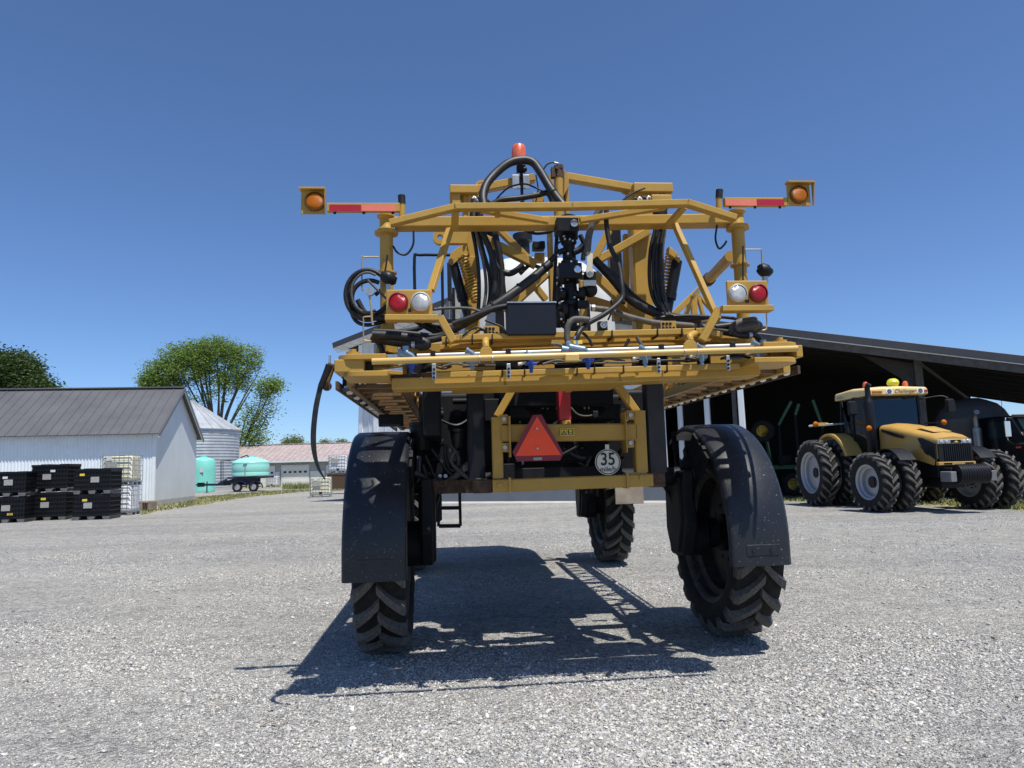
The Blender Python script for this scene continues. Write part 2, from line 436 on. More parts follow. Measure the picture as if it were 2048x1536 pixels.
def grass_mat():
    m = bpy.data.materials.new('grass_sheet'); m.use_nodes = True
    n, l = m.node_tree.nodes, m.node_tree.links; b = n['Principled BSDF']
    tc = n.new('ShaderNodeTexCoord'); a = n.new('ShaderNodeTexNoise'); a.inputs['Scale'].default_value = 0.7; a.inputs['Detail'].default_value = 9
    a.inputs['Roughness'].default_value = 0.7
    l.new(tc.outputs['Object'], a.inputs['Vector'])
    r = n.new('ShaderNodeValToRGB'); e = r.color_ramp.elements
    e[0].position = 0.34; e[0].color = (0.36, 0.31, 0.21, 1); e[1].position = 0.66; e[1].color = (0.13, 0.155, 0.05, 1)
    q = e.new(0.5); q.color = (0.25, 0.23, 0.12, 1)
    l.new(a.outputs['Fac'], r.inputs['Fac']); l.new(r.outputs[0], b.inputs['Base Color']); b.inputs['Roughness'].default_value = 1.0
    b.inputs['Specular IOR Level'].default_value = 0.1
    return m
GRS = grass_mat()
def ragged(pts, step=0.9, amp=0.35):
    out = []
    for i in range(len(pts)):
        a, b = Vector(pts[i]), Vector(pts[(i + 1) % len(pts)]); k = max(1, int((b - a).length / step))
        for j in range(k):
            p = a.lerp(b, j / k); out.append(p + Vector((random.uniform(-amp, amp), random.uniform(-amp, amp), 0)))
    return out
def sheet(name, pts, z, m, step=0.9, amp=0.35, kind='structure'):
    mb = MB(); p = ragged([(q[0], q[1], 0) for q in pts], step, amp)
    mb.add([(q.x, q.y, z) for q in p], [tuple(range(len(p)))])
    return obj(name, mb, m, kind=kind)
def gp(*a): return [G(x, y).to_2d() for x, y in a]
verge = gp((285, 1030), (310, 1024), (400, 1010), (500, 994), (600, 984), (690, 981), (690, 977), (560, 981), (470, 988), (400, 994), (360, 1000), (300, 1010), (240, 1004))
sheet('grass_verge', verge, 0.004, GRS, 0.8, 0.30)
far_field = [(-140, 70), (-55, 62), (-36, 60), (-27, 66), (-20, 72), (-8, 74), (8, 74), (8, 160), (200, 160), (900, 400), (900, 1200), (-900, 1200), (-900, 200)]
sheet('far_field', far_field, 0.006, GRS, 5, 0.8)
#sheet('grass_patch', gp((625, 1027), (655, 1017), (700, 1012), (700, 1024), (660, 1029)), 0.004, GRS, 0.5, 0.2)
sheet('grass_strip', gp((1545, 1001), (1620, 1004), (1720, 1005), (1880, 1011), (2060, 1022), (2060, 1003), (1880, 1000), (1700, 996), (1545, 997)), 0.004, GRS, 0.6, 0.25)

# ---- loose stones: rough little rocks instanced on scattered points, thinning with distance
def stone_material():
    m = bpy.data.materials.new('loose_stone'); m.use_nodes = True
    n, l = m.node_tree.nodes, m.node_tree.links; b = n['Principled BSDF']
    oi = n.new('ShaderNodeObjectInfo'); r = n.new('ShaderNodeValToRGB'); e = r.color_ramp.elements
    e[0].position = 0.0; e[0].color = (0.20, 0.198, 0.192, 1); e[1].position = 1.0; e[1].color = (0.62, 0.61, 0.58, 1)
    for p, c in ((0.25, (0.33, 0.326, 0.312)), (0.5, (0.42, 0.415, 0.40)), (0.62, (0.44, 0.40, 0.33)), (0.8, (0.52, 0.51, 0.485))):
        q = e.new(p); q.color = c + (1,)
    l.new(oi.outputs['Random'], r.inputs['Fac']); l.new(r.outputs[0], b.inputs['Base Color'])
    b.inputs['Roughness'].default_value = 0.92; b.inputs['Specular IOR Level'].default_value = 0.25
    return m
def gravel_stones():
    from mathutils import noise as mn
    rnd = random.Random(11); V_, A_ = [], []
    while len(V_) < 430000:
        d = 2.5 + 15.0 * rnd.random() ** 1.7
        x = rnd.uniform(-0.80, 0.80) * d; y = d
        k = mn.fractal(Vector((x * 0.5, y * 0.5, 3.1)), 1.0, 2.0, 4)
        if rnd.random() > 0.80 + 0.5 * k: continue
        s = (0.0034 + 0.0085 * rnd.random() ** 2.2) * (0.80 + 0.9 * max(-.45, min(.45, k)))
        if rnd.random() < 0.004: s = rnd.uniform(0.014, 0.024)
        V_.append((x, y, s * rnd.uniform(0.0, 0.35))); A_.append(s)
    me = bpy.data.meshes.new('loose_gravel'); me.from_pydata(V_, [], [])
    at = me.attributes.new('stone_size', 'FLOAT', 'POINT'); at.data.foreach_set('value', A_)
    o = bpy.data.objects.new('loose_gravel', me); scene.collection.objects.link(o); o['kind'] = 'stuff'
    o['label'] = 'pale crushed stones strewn loose over the gravel yard'; o['category'] = 'gravel'
    ng = bpy.data.node_groups.new('scatter_stones', 'GeometryNodeTree')
    ng.interface.new_socket('Geometry', in_out='INPUT', socket_type='NodeSocketGeometry')
    ng.interface.new_socket('Geometry', in_out='OUTPUT', socket_type='NodeSocketGeometry')
    n, l = ng.nodes, ng.links
    gi, go = n.new('NodeGroupInput'), n.new('NodeGroupOutput')
    gti = n.new('GeometryNodeGeometryToInstance')
    mt = stone_material()
    for k in range(5):
        ic = n.new('GeometryNodeMeshIcoSphere'); ic.inputs['Radius'].default_value = 1.0; ic.inputs['Subdivisions'].default_value = 1
        sp_ = n.new('GeometryNodeSetPosition'); rv = n.new('FunctionNodeRandomValue'); rv.data_type = 'FLOAT_VECTOR'
        rv.inputs[0].default_value = (-0.42,) * 3; rv.inputs[1].default_value = (0.42,) * 3; rv.inputs['Seed'].default_value = 7 + k * 13
        tr = n.new('GeometryNodeTransform'); tr.inputs['Scale'].default_value = [(1.15, .8, .6), (.9, .9, .7), (1.25, .7, .5), (1.0, .75, .75), (1.1, .95, .45)][k]
        sm = n.new('GeometryNodeSetMaterial'); sm.inputs['Material'].default_value = mt
        l.new(ic.outputs[0], sp_.inputs[0]); l.new(rv.outputs[0], sp_.inputs['Offset']); l.new(sp_.outputs[0], tr.inputs[0]); l.new(tr.outputs[0], sm.inputs[0]); l.new(sm.outputs[0], gti.inputs[0])
    ip = n.new('GeometryNodeInstanceOnPoints'); ip.inputs['Pick Instance'].default_value = True
    ri = n.new('FunctionNodeRandomValue'); ri.data_type = 'INT'; ri.inputs[4].default_value = 0; ri.inputs[5].default_value = 4
    rr = n.new('FunctionNodeRandomValue'); rr.data_type = 'FLOAT_VECTOR'; rr.inputs[0].default_value = (-.5, -.5, 0); rr.inputs[1].default_value = (.5, .5, 6.28)
    na = n.new('GeometryNodeInputNamedAttribute'); na.data_type = 'FLOAT'; na.inputs[0].default_value = 'stone_size'
    l.new(gi.outputs[0], ip.inputs['Points']); l.new(gti.outputs[0], ip.inputs['Instance']); l.new(ri.outputs[2], ip.inputs['Instance Index'])
    l.new(rr.outputs[0], ip.inputs['Rotation']); l.new(na.outputs[0], ip.inputs['Scale']); l.new(ip.outputs[0], go.inputs[0])
    md = o.modifiers.new('scatter', 'NODES'); md.node_group = ng
gravel_stones()

def grass_blades(name, label, poly, n, hh, seed, mt):
    rnd = random.Random(seed); mb = MB(); xs_ = [p[0] for p in poly]; ys_ = [p[1] for p in poly]
    def inside(x, y):
        c = False
        for i in range(len(poly)):
            a, b = poly[i], poly[i - 1]
            if (a[1] > y) != (b[1] > y) and x < (b[0] - a[0]) * (y - a[1]) / (b[1] - a[1]) + a[0]: c = not c
        return c
    k = 0
    while k < n:
        x, y = rnd.uniform(min(xs_), max(xs_)), rnd.uniform(min(ys_), max(ys_))
        if not inside(x, y): k += 0.2; continue
        k += 1; h = hh * rnd.uniform(.4, 1.2); a = rnd.uniform(0, 6.28); w = 0.03; ln = rnd.uniform(0, .5) * h
        dx, dy = math.cos(a), math.sin(a); lx, ly = math.cos(a + 1.3) * ln, math.sin(a + 1.3) * ln
        mb.add([(x - dx * w, y - dy * w, 0.002), (x + dx * w, y + dy * w, 0.002), (x + lx, y + ly, h)], [(0, 1, 2)])
    o = obj(name, mb, mt, kind='stuff', smooth=0); o['label'] = label; o['category'] = 'grass'
GB1 = mat('grass_blades', (0.17, 0.185, 0.065), 0.8, var=0.6, scale=0.6, spec=0.2)
grass_blades('grass', 'short green and straw grass beside the white metal shed', verge, 5000, 0.11, 3, GB1)
grass_blades('weeds', 'tall weeds along the low garage building', gp((565, 975), (700, 972), (700, 976), (565, 979)), 1500, 0.55, 4, GB1)
grass_blades('grass_edge', 'grass fringe under the parked tractor and open shed', gp((1545, 1001), (1620, 1004), (1720, 1005), (1880, 1011), (2060, 1022), (2060, 1003), (1880, 1000), (1700, 996), (1545, 997)), 3500, 0.10, 5, GB1)
# twig lying on the gravel
tw = MB(); a0 = G(520, 1456); tw.tube([a0 + Vector((0, 0, .012)), G(545, 1452) + Vector((0, 0, .03)), G(560, 1457) + Vector((0, 0, .014)), G(577, 1446) + Vector((0, 0, .035))], 0.006, 6, 4, 0.003)
obj('twig', tw, mat('bark_twig', (0.30, 0.26, 0.21), 0.9, var=0.3, scale=20), label='thin bare twig lying on the open gravel', cat='twig')

# ================================================================== METAL-CLAD HELPERS
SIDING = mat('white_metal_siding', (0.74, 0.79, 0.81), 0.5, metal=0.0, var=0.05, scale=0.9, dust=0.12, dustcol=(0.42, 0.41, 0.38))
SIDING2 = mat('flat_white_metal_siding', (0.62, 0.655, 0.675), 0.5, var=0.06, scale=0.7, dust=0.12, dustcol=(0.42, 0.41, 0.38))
TRIMW = mat('white_metal_trim', (0.74, 0.76, 0.77), 0.45, var=0.05, scale=2)
ROOFG = mat('grey_metal_roof', (0.105, 0.105, 0.11), 0.42, metal=0.0, var=0.10, scale=0.8, dust=0.12, dustcol=(0.15, 0.145, 0.14))
ROOFR = mat('faded_reddish_metal_roof', (0.36, 0.29, 0.275), 0.6, var=0.22, scale=1.6, dust=0.4, dustcol=(0.45, 0.42, 0.40))
CONC = mat('concrete', (0.40, 0.39, 0.37), 0.9, var=0.15, scale=1.5, bump=0.2, bscale=30)
WOOD = mat('weathered_wood', (0.085, 0.078, 0.07), 0.85, var=0.35, scale=5, bump=0.3, bscale=40)
GALV = mat('silo_galvanised', (0.46, 0.48, 0.50), 0.45, metal=0.35, var=0.12, scale=1.2)
def corrugated(p0, p1, z0, z1f, pitch, depth, nrm):
    """vertical-rib sheet from p0 to p1, top given by z1f(t)"""
    p0, p1 = Vector(p0), Vector(p1); L = (p1 - p0).length; n = max(2, int(L / pitch)); mb = MB(); vs = []; fs = []
    for i in range(n * 4 + 1):
        t = i / (n * 4); k = i % 4; d = depth if k in (1, 2) else 0.0
        q = p0.lerp(p1, t) + Vector(nrm) * d; vs += [(q.x, q.y, z0), (q.x, q.y, z1f(t))]
    for i in range(n * 4): fs.append((2 * i, 2 * i + 2, 2 * i + 3, 2 * i + 1))
    return mb.add(vs, fs)

# ================================================================== WHITE SHED (left)
WS = Frame(*G(308, 1013).to_2d(), rad(0))
c0 = G(308, 1013); c1 = G(391, 1003)                       # near corner, right corner of the gable
gyaw = rad(8)
WS = Frame(c0.x, c0.y, gyaw)                               # local +y runs along the gable, -x runs along the long wall
ws = thing('metal_shed', 'white corrugated metal shed with grey ribbed gable roof', 'shed', c0, gyaw)
GW = 6.7
EH = WS(308, 857, 0.0).z
RIDGE = WS(362, 777, GW / 2).z
LEN = 26.0
fz = 0.28
mb = MB(); mb.bb(-LEN, 0.0, 0.0, GW, -0.2, fz); obj('foundation', mb, CONC, ws)
obj('wall', corrugated((-LEN, -0.02, 0), (-0.12, -0.02, 0), fz, lambda t: EH, 0.15, 0.03, (0, -1, 0)), SIDING, ws, smooth=0)
obj('wall', corrugated((-LEN, GW, 0), (0, GW, 0), fz, lambda t: EH, 0.30, 0.03, (0, 1, 0)), SIDING, ws, smooth=0)
pw = 0.95; k = 0
while k * pw < GW - 0.05:
    a, b = k * pw, min(GW, (k + 1) * pw - 0.006)
    zz = lambda y: EH + (RIDGE - EH) * (1 - abs(y - GW / 2) / (GW / 2)) - 0.05
    mb = MB(); pts = [(0, a, fz), (0, b, fz), (0, b, zz(b))] + ([(0, GW / 2, zz(GW / 2))] if a < GW / 2 < b else []) + [(0, a, zz(a))]
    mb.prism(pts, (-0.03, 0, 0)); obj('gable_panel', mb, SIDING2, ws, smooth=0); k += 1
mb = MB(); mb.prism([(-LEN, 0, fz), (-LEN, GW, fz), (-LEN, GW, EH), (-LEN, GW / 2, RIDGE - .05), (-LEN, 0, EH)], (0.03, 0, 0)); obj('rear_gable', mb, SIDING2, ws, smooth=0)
mb = MB(); mb.bb(-0.14, 0.02, -0.06, 0.10, fz, EH - 0.05); obj('corner_trim', mb, TRIMW, ws, bevel=0.008)
oh, ov = 0.42, 0.28                                         # eave and rake overhang
sl = (RIDGE - EH) / (GW / 2)
roof = MB()
ze = EH - sl * oh
for sd in (0, 1):
    f = (lambda y: y) if sd == 0 else (lambda y: GW - y)
    roof.prism([(ov, f(-oh), ze), (ov, f(GW / 2), RIDGE), (ov, f(GW / 2), RIDGE + 0.02), (ov, f(-oh), ze + 0.02)], (-LEN - 2 * ov, 0, 0))
rf = obj('roof', roof, ROOFG, ws, smooth=0)
x = ov; k = 0
while x > -LEN - ov + 0.5:
    for sd in (0, 1):
        f = (lambda y: y) if sd == 0 else (lambda y: GW - y)
        mb = MB(); w = 0.46
        mb.prism([(x, f(-oh - 0.02), ze + 0.022), (x, f(GW / 2), RIDGE + 0.022 + 0.02 * 0), (x, f(GW / 2), RIDGE + 0.034), (x, f(-oh - 0.02), ze + 0.034)], (-w, 0, 0))
        mb.prism([(x - 0.03, f(-oh - 0.02), ze + 0.034), (x - 0.03, f(GW / 2), RIDGE + 0.034), (x - 0.03, f(GW / 2), RIDGE + 0.062), (x - 0.03, f(-oh - 0.02), ze + 0.062)], (-0.035, 0, 0))
        obj('roof_panel', mb, ROOFG, rf, smooth=0)
    x -= 0.465; k += 1
mb = MB(); mb.beam((ov, GW / 2, RIDGE + 0.06), (-LEN - ov, GW / 2, RIDGE + 0.06), 0.34, 0.07); obj('ridge_cap', mb, ROOFG, rf)
for sd in (0, 1):
    f = (lambda y: y) if sd == 0 else (lambda y: GW - y)
    mb = MB(); mb.beam((ov + 0.015, f(-oh), ze - 0.06), (ov + 0.015, f(GW / 2 - 0.0), RIDGE - 0.06), 0.03, 0.17, up=(0, 0, 1)); obj('rake_trim', mb, ROOFG, rf)
    mb = MB(); mb.beam((ov - 0.01, f(-oh), ze - 0.15), (ov - 0.01, f(GW / 2), RIDGE - 0.15), 0.05, 0.05); obj('rake_board', mb, TRIMW, rf)
# roof aerial
mb = MB(); mb.tube([(-10.2, GW / 2, RIDGE + .05), (-10.2, GW / 2, RIDGE + .75)], .02, 6); mb.tube([(-10.6, GW / 2, RIDGE + .12), (-9.8, GW / 2, RIDGE + .12)], .03, 6); mb.tube([(-10.2, GW / 2, RIDGE + .6), (-10.05, GW / 2, RIDGE + .1)], .012, 5)
obj('aerial', mb, STEEL, rf)

# ================================================================== SILOS
def silo(name, label, cx, cy, R, H, RH, group, base=0.2):
    t = thing(name, label, 'silo', (cx, cy, 0), 0.4, group)
    mb = MB(); mb.lathe([(R + .15, -0.1), (R + .15, base)], 48); obj('base_slab', mb, CONC, t)
    prof = []; n = int((H - base) / 0.14)
    for i in range(n + 1):
        prof.append((R + (0.019 if i % 2 else -0.019), base + (H - base) * i / n))
    mb = MB(); mb.lathe(prof, 56); obj('corrugated_wall', mb, GALV, t, smooth=20)
    ns = 28
    for i in range(ns):
        a, b = 2 * math.pi * i / ns, 2 * math.pi * (i + 1) / ns
        q = lambda r, an, z: (r * math.cos(an), r * math.sin(an), z)
        mb = MB(); mb.prism([q(R + .18, a, H - .04), q(R + .18, b, H - .04), q(.5, b, H + RH), q(.5, a, H + RH)], (0, 0, 0.02))
        mb.beam(q(R + .18, a, H + .01), q(.5, a, H + RH + .05), 0.045, 0.07)
        obj('roof_panel', mb, GALV, t, smooth=0)
    mb = MB(); mb.lathe([(.55, H + RH - .05), (.55, H + RH + .12), (.3, H + RH + .22), (0, H + RH + .24)], 24); obj('roof_cap', mb, GALV, t)
    return t
sp = U(378, 900, 68.0)
silo('grain_silo', 'round galvanised grain silo with conical roof beside the big tree', sp.x, sp.y, 4.5, U(472, 859, 68).z, U(378, 806, 68).z - U(472, 859, 68).z, None)
sp2 = U(-14, 800, 75.0)
silo('storage_silo', 'light metal silo top peeking over the shed roof', sp2.x, sp2.y, 1.6, U(5, 796, 75).z, 1.2, None)

# ================================================================== LOW GARAGE (far)
FB = Frame(-32.0, 76.5, rad(-1.5))
fb = thing('garage_building', 'long low garage with faded pinkish ribbed roof and white doors', 'building', FB.o, FB.yaw)
GREYW = mat('grey_metal_siding', (0.36, 0.38, 0.39), 0.6, var=0.08, scale=0.8)
DOORW = mat('white_door_panel', (0.78, 0.78, 0.76), 0.5, var=0.04)
fe = FB(600, 918, 0.0).z; fr = FB(600, 892, 5.0).z + .15
obj('wall', corrugated((-2, 0, 0), (30, 0, 0), 0, lambda t: fe, 0.3, 0.03, (0, -1, 0)), GREYW, fb, smooth=0)
mb = MB(); mb.bb(-2, 30, 9.9, 10, 0, fe); obj('wall', mb, GREYW, fb)
for gx in (-2, 30):
    mb = MB(); mb.prism([(gx, 0, 0), (gx, 10, 0), (gx, 10, fe), (gx, 5, fr), (gx, 0, fe)], (0.1, 0, 0)); obj('gable_wall', mb, GREYW, fb, smooth=0)
mb = MB(); s_ = (fr - fe) / 5
for sd in (0, 1):
    f = (lambda y: y) if sd == 0 else (lambda y: 10 - y)
    mb.prism([(-2.4, f(-.5), fe - s_ * .5), (-2.4, f(5), fr), (-2.4, f(5), fr + .05), (-2.4, f(-.5), fe - s_ * .5 + .05)], (32.8, 0, 0))
rf2 = obj('roof', mb, ROOFR, fb, smooth=0)
xx = -2.2
while xx < 30.2:
    mb = MB(); mb.beam((xx, -.5, fe - s_ * .5 + .07), (xx, 5, fr + .07), 0.10, 0.06); obj('roof_rib', mb, ROOFR, rf2); xx += 0.6
mb = MB(); mb.bb(-2.4, 30.4, -.56, -.50, fe - s_ * .5 - .16, fe - s_ * .5 + .05); obj('fascia', mb, TRIMW, rf2)
mb = MB(); mb.beam((-2.4, 5, fr + .1), (30.4, 5, fr + .1), .4, .08); obj('ridge_cap', mb, ROOFR, rf2)
def garage_door(px0, px1, pyt):
    a, b = FB(px0, 960, -.04), FB(px1, 960, -.04); zt = FB((px0 + px1) / 2, pyt, -.04).z; w = b.x - a.x
    d = obj('garage_door', MB().bb(a.x, b.x, -.05, -.03, 0.0, zt), DOORW, fb)
    n = 5
    for i in range(n):
        z0, z1 = zt * i / n + .015, zt * (i + 1) / n - .015
        pn = obj('door_panel', MB().bb(a.x + .03, b.x - .03, -.085, -.052, z0, z1), DOORW, d, bevel=.008)
    k = 5
    for j in range(k):
        x0 = a.x + w * (j + .22) / k; x1 = a.x + w * (j + .78) / k
        obj('window_pane', MB().bb(x0, x1, -.10, -.087, zt * 3 / n + .12, zt * 4 / n - .10), GLASS, d)
    for q in ((a.x - .12, a.x), (b.x, b.x + .12)):
        obj('door_trim', MB().bb(q[0], q[1], -.09, -.032, 0, zt + .12), TRIMW, d)
    obj('door_trim', MB().bb(a.x, b.x, -.09, -.032, zt + .002, zt + .12), TRIMW, d)
garage_door(565, 616, 932); garage_door(508, 548, 934); garage_door(655, 700, 932)
for (q0, q1) in ((548, 562), (618, 652)):
    a, b = FB(q0, 960, 0), FB(q1, 960, 0)
    obj('wall_base_panel', MB().bb(a.x + .15, b.x - .15, -.07, -.035, 0, 1.55), TRIMW, fb)

# ================================================================== BIG GABLE BUILDING WITH OPEN LEAN-TO (right)
BB = Frame(4.67, 28.53, rad(-25))
bbt = thing('pole_building', 'large open-front pole building with dark metal roof and white posts', 'building', BB.o, BB.yaw)
oy = -0.7
L0 = BB(668, 694, oy); L1 = BB(745, 664, oy); R0 = BB(1535, 664, oy); R1 = BB(2048, 724, oy)
mL = (L1.z - L0.z) / (L1.x - L0.x); mR = (R1.z - R0.z) / (R1.x - R0.x)
xr = (R0.z - mR * R0.x - L0.z + mL * L0.x) / (mL - mR); zr = L0.z + mL * (xr - L0.x)
XE = R1.x + 3.2; ZE = R1.z + mR * 3.2; BD = 11.5
DARKR = mat('dark_bronze_roof', (0.05, 0.05, 0.055), 0.45, var=0.12, scale=0.7)
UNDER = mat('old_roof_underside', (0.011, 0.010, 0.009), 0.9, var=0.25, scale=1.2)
def roofstrip(name, a, b, y0, y1, t, m, par):
    mb = MB(); mb.prism([(a[0], y0, a[1]), (b[0], y0, b[1]), (b[0], y0, b[1] + t), (a[0], y0, a[1] + t)], (0, y1 - y0, 0)); return obj(name, mb, m, par, smooth=0)
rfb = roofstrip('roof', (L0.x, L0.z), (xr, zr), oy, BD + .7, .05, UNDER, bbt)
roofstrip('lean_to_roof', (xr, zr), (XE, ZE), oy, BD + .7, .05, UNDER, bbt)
x = L0.x
for (a, b) in (((L0.x, L0.z), (xr, zr)), ((xr, zr), (XE, ZE))):
    y = oy
    while y < BD + .6:
        mb = MB(); y1 = min(y + .9, BD + .7)
        mb.prism([(a[0], y, a[1] + .052), (b[0], y, b[1] + .052), (b[0], y, b[1] + .09), (a[0], y, a[1] + .09)], (0, y1 - y - .012, 0)); obj('roof_panel', mb, DARKR, rfb, smooth=0)
        y += .9
# rake trims: dark edge, white drip line, timber fascia
for (a, b, nm) in ((Vector((L0.x, 0, L0.z)), Vector((xr, 0, zr)), 'l'), (Vector((xr, 0, zr)), Vector((XE, 0, ZE)), 'r')):
    Y = Vector((0, oy, 0))
    mb = MB(); mb.beam(a + Y + Vector((0, -.06, .06)), b + Y + Vector((0, -.06, .06)), .10, .26); obj('rake_edge', mb, DARKR, rfb)
    mb = MB(); mb.beam(a + Y + Vector((0, -.045, -.075)), b + Y + Vector((0, -.045, -.075)), .07, .055); obj('drip_edge', mb, TRIMW, rfb)
    if nm == 'l':
        for i in range(16):
            p, q = a.lerp(b, i / 16 + .003), a.lerp(b, (i + 1) / 16 - .003)
            mb = MB(); mb.prism([p + Vector((0, oy + .02, -.10)), q + Vector((0, oy + .02, -.10)), q + Vector((0, -.02, -.10)), p + Vector((0, -.02, -.10))], (0, 0, .02)); obj('soffit_panel', mb, TRIMW, rfb, smooth=0)
    else:
        mb = MB(); mb.beam(a + Y + Vector((0, .0, -.24)), b + Y + Vector((0, .0, -.24)), .06, .26); obj('fascia_board', mb, WOOD, rfb)
        for yy in (1.4, 2.8, 4.2, 5.6, 7.0, 8.4, 9.8, 11.2):
            mb = MB(); mb.beam(a + Vector((0, yy, -.09)), b + Vector((0, yy, -.09)), .05, .16); obj('purlin', mb, UNDER, rfb)
# enclosed left part
xl = BB(722, 800, 0.0).x; xo = BB(1332, 850, 0.0).x
def rz(x): return L0.z + mL * (x - L0.x) - .1 if x < xr else zr + mR * (x - xr) - .1
x = xl; pw = .92
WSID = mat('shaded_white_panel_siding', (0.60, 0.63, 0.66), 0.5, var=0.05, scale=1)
while x < xo - .1:
    x1 = min(x + pw, xo); mb = MB()
    pts = [(x, 0, 0.0), (x1 - .01, 0, 0.0), (x1 - .01, 0, rz(x1))] + ([(xr, 0, rz(xr))] if x < xr < x1 else []) + [(x, 0, rz(x))]
    mb.prism(pts, (0, .04, 0)); mb.bb(x + .02, x + .07, -.025, -.001, 0, min(rz(x), rz(x1)) - .05); mb.bb(x + .45, x + .5, -.025, -.001, 0, min(rz(x), rz(x1)) - .05)
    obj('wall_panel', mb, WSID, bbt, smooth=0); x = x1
obj('wall_base_panel', MB().bb(xl + .12, xo - .05, -.04, -.026, 0, 1.1), mat('grey_blue_band', (0.12, 0.135, 0.155), 0.6, var=.1, scale=1), bbt)  # darker grey-blue band across the foot of the front wall
obj('corner_trim', MB().bb(xl - .10, xl + .10, -.05, .1, 0, rz(xl) - .05), TRIMW, bbt)
p = BB(747, 800, -.03); obj('wall_trim', MB().bb(p.x, p.x + .25, -.055, -.028, 0, rz(p.x) - .1), TRIMW, bbt)
obj('gutter_downspout', MB().tube([(L0.x + .05, oy + .1, L0.z), (L0.x + .1, oy + .1, L0.z - .25), (xl - .15, -.02, L0.z - .75), (xl - .15, -.02, .2)], .05, 8, 3), TRIMW, bbt)
obj('gutter', MB().beam((L0.x - .05, oy, L0.z), (L0.x - .05, BD, L0.z), .12, .12), TRIMW, bbt)
pa, pb = BB(748, 700, -.06), BB(767, 715, -.06)
obj('wall_vent', MB().bb(pa.x, pb.x, -.09, -.03, pb.z, BB(750, 688, -.06).z), mat('grey_blue_vent', (0.20, 0.23, 0.27), 0.6), bbt)
obj('side_wall', MB().bb(xl, xl + .06, .05, BD, 0, rz(xl)), WSID, bbt)
xw = BB(1500, 900, BD).x
xend = BB(1952, 900, BD).x
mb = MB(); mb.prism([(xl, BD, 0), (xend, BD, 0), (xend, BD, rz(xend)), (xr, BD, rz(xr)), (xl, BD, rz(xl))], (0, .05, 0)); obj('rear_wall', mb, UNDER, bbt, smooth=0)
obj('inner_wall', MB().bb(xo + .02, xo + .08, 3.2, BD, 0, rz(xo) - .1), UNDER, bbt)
# posts of the open bays
for (px, yy, w, m) in ((1363, .9, .20, TRIMW), (1418, .9, .21, TRIMW), (1487, -.35, .21, TRIMW)):
    p = BB(px, 880, yy); obj('post', MB().beam((p.x, yy, 0), (p.x, yy, rz(p.x) - .2), w, w, up=(0, 1, 0)), m, bbt)
p = BB(1473, 880, -.15); obj('post', MB().beam((p.x, -.1, 0), (p.x, -.1, rz(p.x) - .2), .16, .16, up=(0, 1, 0)), WOOD, bbt)
p = BB(1850, 880, .1)
obj('post', MB().beam((p.x, .1, 0), (p.x, .1, rz(p.x) - .15), .24, .24, up=(0, 1, 0)), WOOD, bbt)
mb = MB(); mb.prism([(p.x - 1.7, .1, rz(p.x - 1.7) - .22), (p.x - .12, .1, rz(p.x) - .26), (p.x - .12, .1, rz(p.x) - 1.35), (p.x - .55, .1, rz(p.x) - .75)], (0, .05, 0)); obj('knee_brace', mb, mat('dark_old_wood', (0.04, 0.037, 0.034), .9, var=.3, scale=5), bbt, smooth=0)
obj('knee_brace', MB().beam((p.x + .1, .15, rz(p.x) - .3), (p.x + 2.3, 5.0, rz(p.x + 2.3) - 1.0), .06, .10), WOOD, bbt)
p3 = BB(1850, 880, 7); obj('post', MB().beam((p3.x, 7, 0), (p3.x, 7, rz(p3.x)), .2, .2, up=(0, 1, 0)), WOOD, bbt)
hz = BB(2000, 796, BD).z
# floor apron
ap = MB(); ap.add([BB.m @ Vector(q) for q in ((xl - .5, -1.6, .004), (xo + 1.2, -1.6, .004), (xo + 1.2, .6, .004), (xl - .5, .6, .004))], [(0, 1, 2, 3)])
obj('concrete_apron', ap, CONC, kind='structure')
fl = MB(); fl.add([BB.m @ Vector(q) for q in ((xo, .6, .003), (XE, .6, .003), (XE, BD, .003), (xo, BD, .003))], [(0, 1, 2, 3)])
obj('dirt_floor', fl, mat('dirt_floor', (0.09, 0.082, 0.07), 0.95, var=0.2, scale=1.5), kind='structure')
# ================================================================== TREES
BARK = mat('bark', (0.085, 0.075, 0.065), 0.9, var=0.35, scale=3, bump=0.4, bscale=12)
def leaf_mat(name, a, b, c):
    m = bpy.data.materials.new(name); m.use_nodes = True
    n, l = m.node_tree.nodes, m.node_tree.links; p = n['Principled BSDF']
    tc = n.new('ShaderNodeTexCoord'); z = n.new('ShaderNodeTexNoise'); z.inputs['Scale'].default_value = 0.9; z.inputs['Detail'].default_value = 8; z.inputs['Roughness'].default_value = .8
    l.new(tc.outputs['Object'], z.inputs['Vector'])
    r = n.new('ShaderNodeValToRGB'); e = r.color_ramp.elements; e[0].position = .32; e[0].color = a + (1,); e[1].position = .7; e[1].color = c + (1,); q = e.new(.5); q.color = b + (1,)
    l.new(z.outputs['Fac'], r.inputs['Fac']); l.new(r.outputs[0], p.inputs['Base Color']); p.inputs['Roughness'].default_value = .55
    p.inputs['Specular IOR Level'].default_value = .25
    t = n.new('ShaderNodeBsdfTranslucent'); l.new(r.outputs[0], t.inputs['Color']); mx = n.new('ShaderNodeMixShader'); mx.inputs[0].default_value = .38
    l.new(p.outputs[0], mx.inputs[1]); l.new(t.outputs[0], mx.inputs[2]); l.new(mx.outputs[0], n['Material Output'].inputs['Surface'])
    return m
LEAF1 = leaf_mat('spring_leaves', (0.11, 0.185, 0.030), (0.18, 0.28, 0.05), (0.27, 0.36, 0.09))
LEAF2 = leaf_mat('dark_leaves', (0.035, 0.065, 0.018), (0.065, 0.105, 0.03), (0.11, 0.15, 0.05))
LEAF3 = leaf_mat('pale_leaves', (0.12, 0.16, 0.05), (0.18, 0.22, 0.08), (0.24, 0.27, 0.11))
